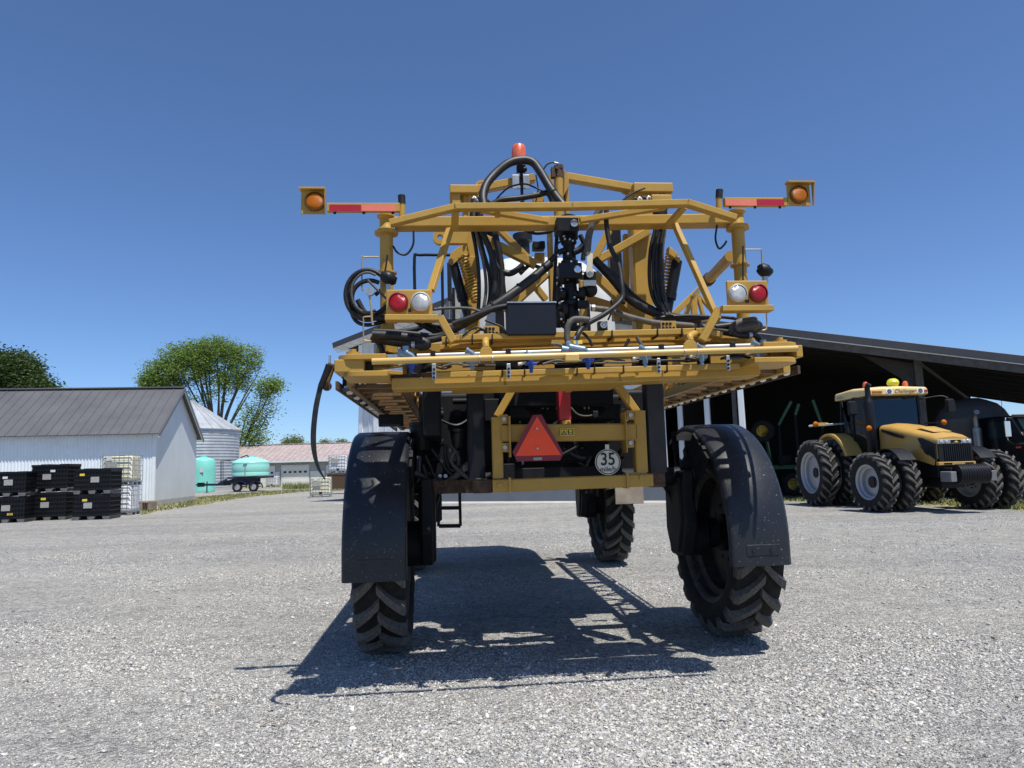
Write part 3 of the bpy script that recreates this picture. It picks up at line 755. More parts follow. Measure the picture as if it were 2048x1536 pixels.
def tree(name, label, base, lobes, trunk_r, forks, n_tips, leaf_n, leaf_s, lm, seed, group=None, spread=0.75, stub=None):
    """lobes: (centre, radii, weight) relative to base; forks: main limb end points"""
    rnd = random.Random(seed); t = thing(name, label, 'tree', base, 0, group)
    tk = MB(); H0 = stub or 2.2
    tk.tube([(0, 0, -.3), (0.05, 0, .4), (0.0, 0.05, H0)], trunk_r * 1.25, 10, 4, trunk_r * .9)
    nodes = []
    for f in forks:
        f = Vector(f); m1 = Vector((f.x * .35 + rnd.uniform(-.3, .3), f.y * .35, H0 + (f.z - H0) * .42)); m2 = f.lerp(m1, .45) + Vector((rnd.uniform(-.35, .35), rnd.uniform(-.35, .35), .2))
        path = catmull([Vector((0, 0, H0 - .5)), m1, m2, f], 5)
        r0 = trunk_r * rnd.uniform(.30, .5); tk.tube(path, r0, 7, 1, .05)
        for i, p in enumerate(path[3:]): nodes.append((p, r0 + (.05 - r0) * (i + 3) / len(path)))
    lv = MB(); tot = sum(w for _, _, w in lobes)
    vs, fs = [], []
    for i in range(n_tips):
        q = rnd.random() * tot
        for c, R, w in lobes:
            q -= w
            if q <= 0: break
        d = Vector((rnd.gauss(0, 1), rnd.gauss(0, 1), rnd.gauss(0, 1))).normalized() * (rnd.random() ** .42)
        p = Vector(c) + Vector((d.x * R[0], d.y * R[1], d.z * R[2]))
        best = min(nodes, key=lambda nd: (nd[0] - p).length + max(0, nd[0].z - p.z + .4) * 2.5)
        a = best[0]; mid = a.lerp(p, .55) + Vector((rnd.uniform(-.3, .3), rnd.uniform(-.3, .3), -.25))
        tk.tube([a, mid, p], min(best[1] * .6, .06), 4, 3, .014, cap=False)
        if i % 3 == 0: nodes.append((a.lerp(p, .6), .05))
        k = int(leaf_n * rnd.uniform(.5, 1.4) * (1.0 if len(lobes[0]) else 1))
        for j in range(k):
            o = Vector((rnd.gauss(0, spread), rnd.gauss(0, spread), rnd.gauss(0, spread * .8))) + p
            n1 = Vector((rnd.gauss(0, 1), rnd.gauss(0, 1), rnd.gauss(0, 1) + .5)).normalized(); u, v, _ = frame_from(n1); s = leaf_s * rnd.uniform(.6, 1.3)
            b = len(vs); vs += [o - u * s, o - v * s * .55, o + u * s, o + v * s * .55]; fs.append((b, b + 1, b + 2, b + 3))
    lv.add(vs, fs)
    obj('trunk', tk, BARK, t); obj('crown', lv, lm, t, smooth=0)
    return t
TB = U(432, 978, 88.0); TB.z = 0
def rel(px, py, Y=88.0, b=None):
    q = U(px, py, Y) - (b or TB); return q
def lobe(px, py, rx, ry, w, Y=88.0, b=None, dz=1.0):
    c = rel(px, py, Y, b); s = Y / FPX; return (c, (rx * s, rx * s * .8, ry * s * dz), w)
tree('broad_tree', 'broad spreading tree in fresh green leaf behind the grain silo', TB,
     [lobe(325, 745, 42, 34, 1.3), lobe(300, 765, 20, 18, .5), lobe(365, 715, 52, 28, 1.5), lobe(430, 700, 56, 26, 1.8), lobe(485, 722, 40, 32, 1.4), lobe(395, 738, 62, 30, 1.3), lobe(470, 760, 40, 24, .7), lobe(330, 772, 44, 20, .8), lobe(420, 780, 50, 40, .5), lobe(360, 800, 40, 30, .35)],
     .42, [rel(310, 760), rel(330, 735), rel(355, 715), rel(375, 705), rel(405, 692), rel(435, 688), rel(465, 700), rel(500, 720), rel(515, 750), rel(420, 720), rel(390, 720), rel(450, 715), rel(485, 745), rel(345, 760), rel(505, 775), rel(400, 745), rel(440, 740)],
     1000, 34, .125, LEAF1, 21, spread=.42, stub=3.6)
T2 = U(470, 978, 82.0); T2.z = 0
tree('leaning_tree', 'sparse young tree leaning right beside the grain silo', T2,
     [lobe(535, 775, 24, 18, 1.2, 82, T2), lobe(520, 815, 36, 30, .9, 82, T2), lobe(500, 850, 36, 28, .9, 82, T2), lobe(505, 880, 36, 14, .8, 82, T2), lobe(550, 770, 12, 10, .5, 82, T2)],
     .26, [rel(545, 770, 82, T2), rel(525, 790, 82, T2), rel(535, 830, 82, T2), rel(500, 820, 82, T2), rel(480, 850, 82, T2), rel(520, 865, 82, T2)],
     340, 18, .12, LEAF1, 5, spread=.55, stub=2.2)
T3 = U(30, 985, 70.0); T3.z = 0
tree('dense_tree', 'dense dark green tree rising behind the metal shed', T3,
     [lobe(25, 745, 52, 40, 1.5, 70, T3), lobe(-20, 735, 45, 40, 1, 70, T3), lobe(70, 775, 34, 18, .7, 70, T3), lobe(10, 780, 60, 30, 1, 70, T3)],
     .5, [rel(0, 730, 70, T3), rel(40, 720, 70, T3), rel(70, 765, 70, T3), rel(90, 780, 70, T3), rel(-30, 740, 70, T3)], 520, 60, .15, LEAF2, 8, spread=.5, stub=3)
for (px, py, rx, ry, Y, sd, lab) in ((588, 885, 24, 13, 170, 31, 'rounded pale green tree beyond the garage roof ridge'), (651, 889, 11, 6, 200, 32, 'tiny pale tree top just over the garage roof'), (684, 888, 10, 6, 200, 33, 'tiny faint tree top over the garage roof beside the fender')):
    b = U(px, 972, Y); b.z = 0
    tree('distant_tree', lab, b, [lobe(px, py, rx, ry, 1, Y, b), lobe(px - rx * .4, py + 3, rx * .5, ry * .6, .5, Y, b)], .3, [rel(px - rx * .6, py, Y, b), rel(px, py - ry * .6, Y, b), rel(px + rx * .6, py, Y, b)], 90, 30, .22, LEAF3, sd, 'trees far beyond the garage', spread=.6, stub=4)

# ================================================================== IBC TOTES
IBCY = mat('yellowed_poly_bottle', (0.70, 0.66, 0.47), 0.45, var=0.08, scale=1.5)
IBCW = mat('white_poly_bottle', (0.74, 0.75, 0.76), 0.45, var=0.06, scale=1.5)
def ibc(label, loc, rz, bm_, group, lab=True, seed=0):
    t = thing('tote', label, 'tote', loc, rz, group); w, d, h = 1.2, 1.0, 1.02; z0 = .145
    bt = MB(); rings = []
    for i, z in enumerate([0, .04, .12, .22, .26, .40, .44, .58, .62, .76, .80, .93, .99]):
        k = .94 if i == 0 or i == 12 else (.965 if i in (4, 6, 8, 10) else 1.0)
        a, b = (w / 2 - .03) * k, (d / 2 - .03) * k; ring = []
        for (sx, sy, a0) in ((1, 1, 0), (-1, 1, 90), (-1, -1, 180), (1, -1, 270)):
            for an in (0, 45, 90):
                r = .09; ring.append(Vector((sx * (a - r) + r * math.cos(rad(a0 + an)), sy * (b - r) + r * math.sin(rad(a0 + an)), z0 + z)))
        rings.append(ring)
    bt.loft(rings); b0 = obj('bottle', bt, bm_, t, smooth=50)
    cp = MB(); cp.lathe([(.10, z0 + .98), (.10, z0 + 1.03), (0, z0 + 1.03)], 14); obj('cap', cp, BLKP, b0)
    cg = MB()
    for z in (.02, .22, .42, .62, .82, 1.02):
        cg.tube([(-w / 2, -d / 2, z0 + z), (w / 2, -d / 2, z0 + z), (w / 2, d / 2, z0 + z), (-w / 2, d / 2, z0 + z), (-w / 2, -d / 2, z0 + z)], .011, 5, 1)
    for i in range(8):
        x = -w / 2 + w * i / 7
        for y in (-d / 2, d / 2): cg.tube([(x, y, z0), (x, y, z0 + 1.02)], .010, 5, 1)
    for i in range(1, 6):
        y = -d / 2 + d * i / 6
        for x in (-w / 2, w / 2): cg.tube([(x, y, z0), (x, y, z0 + 1.02)], .010, 5, 1)
    obj('cage', cg, STEEL, t)
    pl = MB(); pl.bb(-w / 2, w / 2, -d / 2, d / 2, .115, .14)
    for x in (-.52, 0, .52):
        for y in (-.42, 0, .42): pl.bb(x - .07, x + .07, y - .07, y + .07, 0.03, .115)
    for y in (-.42, 0, .42): pl.bb(-w / 2, w / 2, y - .06, y + .06, 0, .03)
    obj('pallet', pl, STEEL, t)
    vl = MB(); vl.bb(-.09, .09, -d / 2 + .01, -d / 2 + .09, z0 + .02, z0 + .17); obj('outlet_valve', vl, BLKP, t)
    if lab:
        obj('label_plate', MB().bb(-.42, .02, -d / 2 - .02, -d / 2 - .008, z0 + .50, z0 + .78), LABELG, t)
        obj('sticker', MB().bb(-.38, -.18, -d / 2 - .02, -d / 2 - .008, z0 + .82, z0 + .98), LABEL, t)
    return t
fz2 = lambda p: (p.x, p.y, 0)
yw = gyaw + rad(0)
pI = G(240, 1030)
ibc('white caged tote standing on gravel under a yellowed tote', fz2(pI), rad(8), IBCW, None, lab=False)
ibc('yellowed caged tote stacked on top of a white tote by the shed', (pI.x, pI.y + .02, 1.175), rad(8), IBCY, None)
pI = G(642, 994); ibc('yellowed caged tote standing alone on the open gravel drive', fz2(pI), rad(12), IBCY, None)
pI = G(546, 974); ibc('white caged tote beside the tank trailer tail end', fz2(pI), rad(3), IBCW, None, lab=False)
pI = U(678, 990, 47); ibc('white caged tote raised on a rusty stand behind the lone tote', (pI.x, pI.y, 1.35), rad(5), IBCW, None)
st = thing('steel_stand', 'rusty brown steel stand carrying a white tote', 'stand', (pI.x, pI.y, 0), rad(5))
obj('deck', MB().bb(-.7, .7, -.6, .6, 1.22, 1.345), RUST, st)
for x in (-.6, .6):
    for y in (-.5, .5): obj('leg', MB().beam((x, y, 0), (x, y, 1.22), .14, .14, up=(0, 1, 0)), RUST, st)
obj('side_plate', MB().bb(-.66, .66, -.58, -.54, .35, 1.22), RUST, st)
pI = G(1352, 960); ibc('white caged tote standing inside the open bay between white posts', (BB.m @ Vector((BB(1350, 920, 2.2).x, 2.2, 0))), BB.yaw, IBCW, None, lab=False)

# ================================================================== BLACK BULK BINS
BINM = mat('black_bin_plastic', (0.007, 0.0075, 0.0095), 0.5, var=0.2, scale=3, dust=0.12, dustcol=(0.05, 0.05, 0.05), spec=0.3)
BINF = mat('dusty_bin_feet', (0.11, 0.11, 0.11), 0.8, var=0.3, scale=6)
def bulk_bin(label, loc, rz, h, seed, lid=True):
    rnd = random.Random(seed); w, d = 1.22, 1.12
    t = thing('bulk_bin', label, 'bin', loc, rz, None)
    body = MB(); body.bb(-w / 2 + .03, w / 2 - .03, -d / 2 + .03, d / 2 - .03, .13, h - .02); obj('body', body, BINM, t)
    ribs = MB()
    for z in (.15, .30, .46, .62, .78, h - .09):
        if z < h - .05:
            ribs.bb(-w / 2, w / 2, -d / 2, -d / 2 + .035, z, z + .03); ribs.bb(-w / 2, w / 2, d / 2 - .035, d / 2, z, z + .03)
            ribs.bb(-w / 2, -w / 2 + .035, -d / 2, d / 2, z, z + .03); ribs.bb(w / 2 - .035, w / 2, -d / 2, d / 2, z, z + .03)
    for i in range(13):
        x = -w / 2 + .02 + (w - .04) * i / 12
        ribs.bb(x - .009, x + .009, -d / 2 + .004, -d / 2 + .03, .14, h - .05); ribs.bb(x - .009, x + .009, d / 2 - .03, d / 2 - .004, .14, h - .05)
        y = -d / 2 + .02 + (d - .04) * i / 12
        ribs.bb(w / 2 - .03, w / 2 - .004, y - .009, y + .009, .14, h - .05)
    obj('rib_grid', ribs, BINM, t)
    if lid:
        l = MB()
        for i in range(4):
            x0 = -w / 2 - .02 + (w + .04) * i / 4; l.bb(x0 + .02, x0 + (w + .04) / 4 - .02, -d / 2 - .02, d / 2 + .02, h - .045, h + (.012 if i % 2 else -.004))
        l.bb(-w / 2 - .02, w / 2 + .02, -d / 2 - .02, d / 2 + .02, h - .06, h - .045); obj('lid', l, BINM, t)
    for x in (-.5, 0, .5):
        f = MB(); f.prism([(x - .13, -d / 2 - .005, .12), (x + .13, -d / 2 - .005, .12), (x + .09, -d / 2 - .005, 0), (x - .09, -d / 2 - .005, 0)], (0, d + .01, 0)); obj('foot', f, BINF, t)
    z = h * .45; x = rnd.uniform(-.15, .1)
    obj('label_plate', MB().bb(x - .14, x + .14, -d / 2 - .012, -d / 2 - .002, z, z + .2), LABELG, t)
    for q in range(rnd.randrange(1, 3)):
        x2 = rnd.uniform(-.4, .3); z2 = rnd.choice((h * .28, h * .72)); obj('sticker', MB().bb(x2 - .08, x2 + .08, -d / 2 - .012, -d / 2 - .002, z2, z2 + .08), LABEL if rnd.random() < .6 else STICK, t)
    return t
pB = G(176, 1040); zA = .93
ang = rad(10)
bulk_bin('lower black bulk bin of the two-high stack beside the stacked totes', fz2(pB + Vector((0, .55, 0))), ang, .92, 1, lid=False)
bulk_bin('upper black bulk bin with grey label beside the stacked totes', (pB.x, pB.y + .55, .92), ang, .90, 2)
pB = G(88, 1041)
bulk_bin('lower black bulk bin of the tallest stack by the shed wall', fz2(pB + Vector((0, .55, 0))), ang, 1.02, 3, lid=False)
bulk_bin('top black bulk bin with lid on the tallest stack', (pB.x, pB.y + .6, 1.02), ang, 1.0, 4)
pB = G(6, 1046)
bulk_bin('lower black bulk bin at the far end of the row from the totes', fz2(pB + Vector((0, .5, 0))), ang, .92, 5, lid=False)
bulk_bin('upper black bulk bin with flat lid at the far end of the row', (pB.x, pB.y + .5, .92), ang, .86, 6)
pB = G(130, 1034)
bulk_bin('black bulk bin tucked behind the front stacks along the shed wall', fz2(pB + Vector((.25, 1.75, 0))), ang, .95, 7)
pB = G(288, 1021)
bp_ = thing('block_stack', 'small pale block and wood pile at the shed corner', 'blocks', fz2(pB), rad(5))
for i in range(3): obj('slat', MB().bb(-.42, .42, -.35 + .25 * i, -.2 + .25 * i, .36, .42), mat('pale_pallet_wood', (0.40, 0.33, 0.24), .85, var=.3, scale=6), bp_)
for x in (-.36, 0, .36): obj('block', MB().bb(x - .06, x + .06, -.34, .3, .0, .36), mat('pallet_wood', (0.26, 0.21, 0.16), .85, var=.3, scale=6), bp_)

# ================================================================== GREEN TANKS AND TRAILER
TEAL = mat('mint_green_poly', (0.20, 0.60, 0.50), 0.42, var=0.06, scale=0.8)
TEAL2 = mat('pale_mint_green_poly', (0.30, 0.68, 0.60), 0.42, var=0.05, scale=0.8)
NAVY = mat('navy_trailer_paint', (0.012, 0.016, 0.04), 0.4, var=0.2, scale=4)
tp = U(406, 940, 61.8); tp.z = 0
gt = thing('storage_tank', 'tall mint green poly tank between shed and grain silo', 'tank', tp)
hT = U(412, 918, 61.8).z; mb = MB()
mb.lathe([(1.0, 0), (1.02, .1), (1.0, .2), (1.02, .9), (1.0, 1.0), (1.02, 1.8), (1.0, 1.9), (1.0, hT - .2), (.9, hT - .05), (.35, hT + .15), (0, hT + .17)], 40); obj('tank_body', mb, TEAL, gt)
mb = MB(); mb.lathe([(.3, hT + .12), (.3, hT + .3), (0, hT + .33)], 16); obj('manway_lid', mb, TEAL, gt)
obj('hazard_sticker', MB().bb(.18, .48, -1.03, -1.0, U(420, 942, 61.8).z - .1, U(420, 942, 61.8).z + .25), LABEL, gt)
TR = Frame(*G(499, 983).to_2d(), rad(4))
tr = thing('tank_trailer', 'pale mint tank on a navy tandem axle trailer', 'trailer', TR.o, TR.yaw)
q = lambda px, py, y=0.0: TR(px, py, y)
cxx = q(497, 940).x; R = (q(534.5, 940).x - q(461, 940).x) / 2; zb, zs, zt = q(497, 953).z, q(497, 924).z, q(497, 914).z
mb = MB(); mb.lathe([(R * .9, zb), (R, zb + .06), (R, zb + .3), (R * .985, zb + .36), (R, zb + .42), (R, zb + .9), (R * .985, zb + .96), (R, zs - .05), (R * .97, zs + .03), (R * .75, zs + (zt - zs) * .5), (R * .4, zt - .04), (.3, zt), (.3, zt + .1), (0, zt + .12)], 48, (cxx, .6, 0)); obj('tank_body', mb, TEAL2, tr)
mb = MB(); mb.tube([(cxx, .6 - R - .03, zb), (cxx, .6 - R - .03, zs - .1)], .035, 6); mb.tube([(cxx - .15, .6 - R - .03, zs - .12), (cxx + .15, .6 - R - .03, zs - .12)], .05, 6); obj('sight_tube', mb, STEEL, tr)
mb = MB(); mb.tube([q(481, 915), q(487, 913), q(494, 911), q(497, 914)], .05, 6); obj('vent_hose', mb, BLK, tr)
mb = MB()
for y in (-.6, 1.8): mb.beam((cxx - R, y, zb - .08), (cxx + R + .1, y, zb - .08), .12, .16)
for i in range(5): mb.beam((cxx - R + .1 + i * (2 * R - .2) / 4, -.6, zb - .1), (cxx - R + .1 + i * (2 * R - .2) / 4, 1.8, zb - .1), .1, .12)
mb.beam((cxx - R - .1, -.5, zb - .2), q(433, 970), .12, .16); mb.beam((cxx - R - .1, 1.7, zb - .2), q(433, 970), .12, .16); mb.beam(q(452, 969), q(403, 969.5), .15, .18)
mb.bb(cxx - R * .75, cxx + R * .75, -.55, -.45, .55, zb - .05)
obj('frame', mb, NAVY, tr)
for px in (482, 514):
    mb = MB(); c = q(px, 974, -.9)
    rings = []
    for i in range(13):
        an = rad(-10 + 200 * i / 12); rings.append([Vector((c.x + math.cos(an) * r_, yy, c.z + math.sin(an) * r_)) for r_, yy in ((.46, -1.12), (.46, -.78), (.43, -.78), (.43, -1.12))])
    mb.loft(rings); obj('fender', mb, NAVY, tr)
for yy, fc in ((-.95, -1),):
    for px in (482, 514):
        x0 = q(px, 974, 0).x; w = MB(); w.lathe([(.20, -.10), (.36, -.11), (.40, -.06), (.40, .06), (.36, .11), (.20, .10)], 28, axis=(0, 1, 0)); o = obj('wheel', w, TYRE, tr); o.location = (x0, yy, .40)
        r_ = MB(); r_.lathe([(.235, -.115), (.22, -.10), (.20, -.03), (.08, -.05), (.07, -.10), (0, -.10)], 24, axis=(0, 1, 0)); obj('rim', r_, RIMS, o)
obj('axle', MB().beam((q(482, 974).x, -.9, .4), (q(482, 974).x, 1.0, .4), .1, .1), NAVY, tr); obj('axle', MB().beam((q(514, 974).x, -.9, .4), (q(514, 974).x, 1.0, .4), .1, .1), NAVY, tr)
mb = MB(); mb.tube([q(442, 965), q(442, 922), q(462, 921)], .045, 6, 1); mb.tube([q(446, 965), q(446, 922)], .03, 6, 1); obj('ladder_rail', mb, NAVY, tr)
mb = MB(); p = q(414, 969); mb.beam((p.x, p.y, 0.0), (p.x, p.y, p.z + .25), .08, .08, up=(0, 1, 0)); mb.bb(p.x - .15, p.x + .15, p.y - .15, p.y + .15, 0, .03); obj('jack', mb, NAVY, tr)
mb = MB(); p = q(402, 969.5); mb.box(p, (.5, .3, .35)); mb.tube([p, p + Vector((-.45, 0, 0))], .06, 6); obj('hitch', mb, BLK, tr)
mb = MB(); p = q(455, 966); mb.box(p, (.5, .5, .4)); mb.box(p + Vector((.5, 0, .1)), (.3, .4, .3)); obj('pump', mb, BLK, tr)
# ================================================================== TRACTOR
TF = Frame(11.45, 19.6, rad(3))
YELT = mat('tractor_yellow_paint', (0.50, 0.295, 0.070), 0.38, var=0.07, scale=1.5, coat=0.1, dust=0.15, dustcol=(0.36, 0.26, 0.13))
CREAMR = mat('cream_yellow_roof', (0.74, 0.56, 0.26), 0.42, var=0.05, scale=1.5)
tt = thing('tractor', 'yellow tractor with dual wheels and cream cab roof at the open shed', 'tractor', TF.o, TF.yaw)
def sect(x0, x1, z0, z1, y, r=.08, crown=0.0):
    """closed cross-section ring in the xz plane with rounded top corners"""
    pts = [Vector((x0, y, z0)), Vector((x1, y, z0))]
    for a in (0, 30, 60, 90): pts.append(Vector((x1 - r + r * math.cos(rad(a)), y, z1 - r + r * math.sin(rad(a)))))
    pts.append(Vector(((x0 + x1) / 2, y, z1 + crown)))
    for a in (90, 120, 150, 180): pts.append(Vector((x0 + r + r * math.cos(rad(a)), y, z1 - r + r * math.sin(rad(a)))))
    return pts
FW, RW = dict(R=.80, W=.42, rr=.47, N=20, lug=.05, lw=.085, sweep=.24), dict(R=1.03, W=.46, rr=.64, N=22, lug=.055, lw=.09, sweep=.22)
for x in (-1.72, -1.10, 1.10, 1.72):
    wheel(tt, (x, 0, .80), face=(-1 if x < 0 else 1), key='tf', rz=rad(180) + rad(7), spin=rad(11 * x), rim=RIMS, dish=-.55 if False else .2, **FW)
for x in (-1.75, -1.05, 1.05, 1.75):
    wheel(tt, (x, 3.15, 1.03), face=(-1 if x < 0 else 1), key='tr', rz=rad(180), spin=rad(17 * x), rim=RIMS, dish=.15, **RW)
mb = MB(); mb.beam((-1.75, 0, .80), (1.75, 0, .80), .22, .26); obj('front_axle', mb, BLK, tt)
mb = MB(); mb.beam((-1.75, 3.15, 1.03), (1.75, 3.15, 1.03), .32, .36); obj('rear_axle', mb, BLK, tt)
mb = MB(); mb.bb(-.32, .32, -.8, 3.6, .62, 1.25); mb.bb(-.45, .45, -.9, .5, .9, 1.35); obj('chassis', mb, BLK, tt, bevel=.03)
# hood
mb = MB()
mb.loft([sect(-.46, .46, 1.38, 1.93, -.93, .10, .03), sect(-.50, .50, 1.36, 2.02, -.70, .14, .04), sect(-.52, .52, 1.35, 2.20, .2, .16, .05), sect(-.56, .56, 1.35, 2.36, 1.0, .16, .05), sect(-.58, .58, 1.35, 2.40, 1.45, .16, .05)])
hd = obj('hood', mb, YELT, tt, smooth=50)
mb = MB(); mb.loft([[Vector((x, y, z)) for x, y, z in r] for r in (
    [(-.26, -.55, 2.10), (.26, -.55, 2.10), (.26, .15, 2.26), (-.26, .15, 2.26)], [(-.24, -.52, 2.118), (.24, -.52, 2.118), (.24, .13, 2.275), (-.24, .13, 2.275)])]); obj('hood_vent', mb, mat('hood_vent_tan', (.42, .26, .07), .6), hd)
g = MB(); g.bb(-.44, .44, -.975, -.935, 1.30, 1.76); gr = obj('grille', g, BLKP, tt)
for i in range(13):
    x = -.28 + .68 * i / 12; mb = MB(); mb.bb(x - .016, x + .016, -1.0, -.977, 1.31, 1.75); obj('grille_bar', mb, BLK, gr)
for sx in (-1, 1):
    mb = MB(); mb.prism([(sx * .475, -.93, 1.30), (sx * .475, -.93, 1.78), (sx * .515, -.45, 1.95), (sx * .53, -.30, 1.95), (sx * .525, -.55, 1.55)], (sx * .03, 0, 0)); obj('side_grille', mb, BLKP, tt, smooth=0)
    mb = MB(); mb.prism([(sx * .56, .30, 2.04), (sx * .575, 1.3, 2.28), (sx * .575, 1.3, 2.20), (sx * .575, .7, 2.03), (sx * .56, .3, 1.96)], (sx * .02, 0, 0)); obj('side_vent', mb, BLKP, tt, smooth=0)
mb = MB(); mb.bb(-.46, .46, -.985, -.94, 1.77, 1.88); hb_ = obj('headlight_bar', mb, STEEL, tt, bevel=.01)
for x in (-.36, -.22, -.05, .25, .38):
    if x == -.05:
        e = MB(); e.prism([(-.10, -1.0, 1.785), (.17, -1.0, 1.785), (.17, -1.0, 1.865), (-.10, -1.0, 1.865)], (0, .012, 0)); obj('emblem_plate', e, BLK, hb_)
        e = MB(); e.prism([(-.03, -1.006, 1.80), (.10, -1.006, 1.80), (.06, -1.006, 1.83), (.04, -1.006, 1.85), (.0, -1.006, 1.82)], (0, .005, 0)); obj('emblem', e, STICK, hb_)
        continue
    e = MB(); e.lathe([(.045, 0), (.045, .02), (.03, .028), (0, .028)], 16, (x, -.985, 1.825), (0, -1, 0)); obj('headlight', e, WHTL, hb_)
mb = MB(); mb.bb(-.50, .50, -1.02, -.90, 1.21, 1.30); bp2 = obj('bumper', mb, YELT, tt, bevel=.015)
for x in (-.25, .32): obj('bumper_slot', MB().bb(x - .11, x + .11, -1.026, -1.018, 1.235, 1.275), BLK, bp2)
# lower yellow cowl sides
for sx in (-1, 1):
    mb = MB(); mb.prism([(sx * .53, 1.45, 1.36), (sx * .51, -.2, 1.36), (sx * .50, -.85, 1.22), (sx * .50, -.9, 1.36), (sx * .52, -.3, 1.75), (sx * .565, 1.45, 1.8)], (sx * .03, 0, 0)); obj('side_cowl', mb, YELT, tt, smooth=0)
# front weights
wb = MB(); wb.bb(-.42, .42, -1.35, -1.0, .85, 1.15); obj('weight_carrier', wb, CHAS, tt, bevel=.02)
for i in range(12):
    x = -.36 + .72 * i / 11; mb = MB()
    ring = [(x, -1.33 + .24 * math.cos(rad(a)) - .12, .99 + .25 * math.sin(rad(a))) for a in range(0, 360, 30)]
    mb.prism(ring, (.054, 0, 0)); obj('front_weight', mb, BLK, tt, bevel=.008)
for sx in (-1, 1):
    obj('weight_bracket', MB().box((sx * .52, -1.38, .93), (.16, .42, .26)), mat('grey_casting', (.16, .16, .16), .6), tt, bevel=.02)
# cab
mb = MB(); mb.loft([sect(-.72, .72, 1.30, 2.55, 1.50, .05), sect(-.80, .80, 1.30, 3.28, 1.58, .05), sect(-.80, .80, 1.30, 3.28, 3.2, .05)]); mb.v = mb.v
cabm = MB()
pil = [((-.72, 1.42, 1.5), (-.78, 1.62, 3.28)), ((.72, 1.42, 1.5), (.78, 1.62, 3.28)), ((-.80, 2.4, 1.4), (-.82, 2.4, 3.28)), ((.80, 2.4, 1.4), (.82, 2.4, 3.28)), ((-.80, 3.2, 1.5), (-.78, 3.1, 3.28)), ((.80, 3.2, 1.5), (.78, 3.1, 3.28))]
for a, b in pil: cabm.beam(a, b, .07, .07, up=(0, 1, 0))
cabm.bb(-.78, .78, 1.5, 3.2, 1.28, 1.48); cabm.beam((-.78, 1.6, 3.26), (.78, 1.6, 3.26), .07, .07); cabm.bb(-.62, .62, 2.6, 3.15, 1.48, 1.62)
obj('cab_frame', cabm, BLK, tt)
mb = MB(); mb.bb(-.5, .5, 2.7, 3.15, 1.5, 2.0); mb.bb(-.25, .25, 2.75, 2.95, 2.0, 2.65); obj('seat', mb, BLKP, tt, bevel=.05)
mb = MB(); mb.tube([Vector((.19 * math.cos(a), 1.95 + .1 * math.sin(a), 2.28 + .16 * math.sin(a))) for a in [i * math.pi / 8 for i in range(17)]], .016, 6, 1); mb.tube([(0, 1.95, 2.28), (0, 1.7, 1.9)], .03, 6); obj('steering_wheel', mb, BLK, tt)
GLZ = bpy.data.materials.new('cab_glass'); GLZ.use_nodes = True
_n, _l = GLZ.node_tree.nodes, GLZ.node_tree.links
_t = _n.new('ShaderNodeBsdfTransparent'); _t.inputs[0].default_value = (.42, .55, .55, 1); _g = _n.new('ShaderNodeBsdfGlossy'); _g.inputs['Roughness'].default_value = .03; _g.inputs[0].default_value = (.8, .9, .95, 1)
_f = _n.new('ShaderNodeFresnel'); _f.inputs[0].default_value = 1.5; _m = _n.new('ShaderNodeMixShader'); _l.new(_f.outputs[0], _m.inputs[0]); _l.new(_t.outputs[0], _m.inputs[1]); _l.new(_g.outputs[0], _m.inputs[2]); _l.new(_m.outputs[0], _n['Material Output'].inputs[0])
def pane(name, pts, n, par, m=None): return obj(name, MB().prism(pts, n), m or GLZ, par, smooth=0)
pane('windshield', [(-.69, 1.44, 1.55), (.69, 1.44, 1.55), (.75, 1.61, 3.24), (-.75, 1.61, 3.24)], (0, .01, 0), tt)
for sx in (-1, 1):
    pane('door_glass', [(sx * .77, 1.46, 1.55), (sx * .81, 2.36, 1.5), (sx * .81, 2.36, 3.25), (sx * .78, 1.64, 3.25)], (sx * .008, 0, 0), tt)
    pane('side_glass', [(sx * .81, 2.44, 1.9), (sx * .81, 3.12, 1.95), (sx * .80, 3.06, 3.25), (sx * .81, 2.44, 3.25)], (sx * .008, 0, 0), tt)
pane('rear_glass', [(-.76, 3.18, 1.7), (.76, 3.18, 1.7), (.74, 3.1, 3.24), (-.74, 3.1, 3.24)], (0, .01, 0), tt)
mb = MB()
mb.loft([sect(-.86, .86, 3.30, 3.44, 1.22, .05, .02), sect(-.93, .93, 3.28, 3.50, 1.35, .08, .04), sect(-.95, .95, 3.28, 3.56, 2.2, .10, .06), sect(-.92, .92, 3.28, 3.52, 3.2, .10, .05), sect(-.85, .85, 3.30, 3.44, 3.35, .06, .02)])
rf3 = obj('cab_roof', mb, CREAMR, tt, smooth=50)
for x in (-.30, .64):
    e = MB(); e.lathe([(.10, 0), (.10, .015), (0, .015)], 20, (x, 1.225, 3.375), (0, -1, .1)); o_ = obj('lamp_surround', e, TRIMW if 'TRIMW' in globals() else SIGNW, rf3)
    e = MB(); e.lathe([(.075, .012), (.06, .035), (0, .04)], 20, (x, 1.225, 3.375), (0, -1, .1)); obj('work_lamp', e, mat('lamp_glass', (.18, .19, .2), .15, metal=.6), rf3)
for x0, x1 in ((-.83, -.52), (.76, .85)): obj('marker_lamp', MB().bb(x0, x1, 1.20, 1.24, 3.34, 3.40), AMBL if x0 < 0 else REDL, rf3, bevel=.012)
for x in (-.96,): obj('side_marker', MB().bb(x - .012, x + .02, 2.6, 3.0, 3.33, 3.40), LABELG, rf3)
text_mesh('roof_lettering', 'Challenger', .155, INK, rf3, (.17, 1.215, 3.375), (rad(90), 0, 0), shear=.42, sx=.98, depth=.004, bold=-.0015)
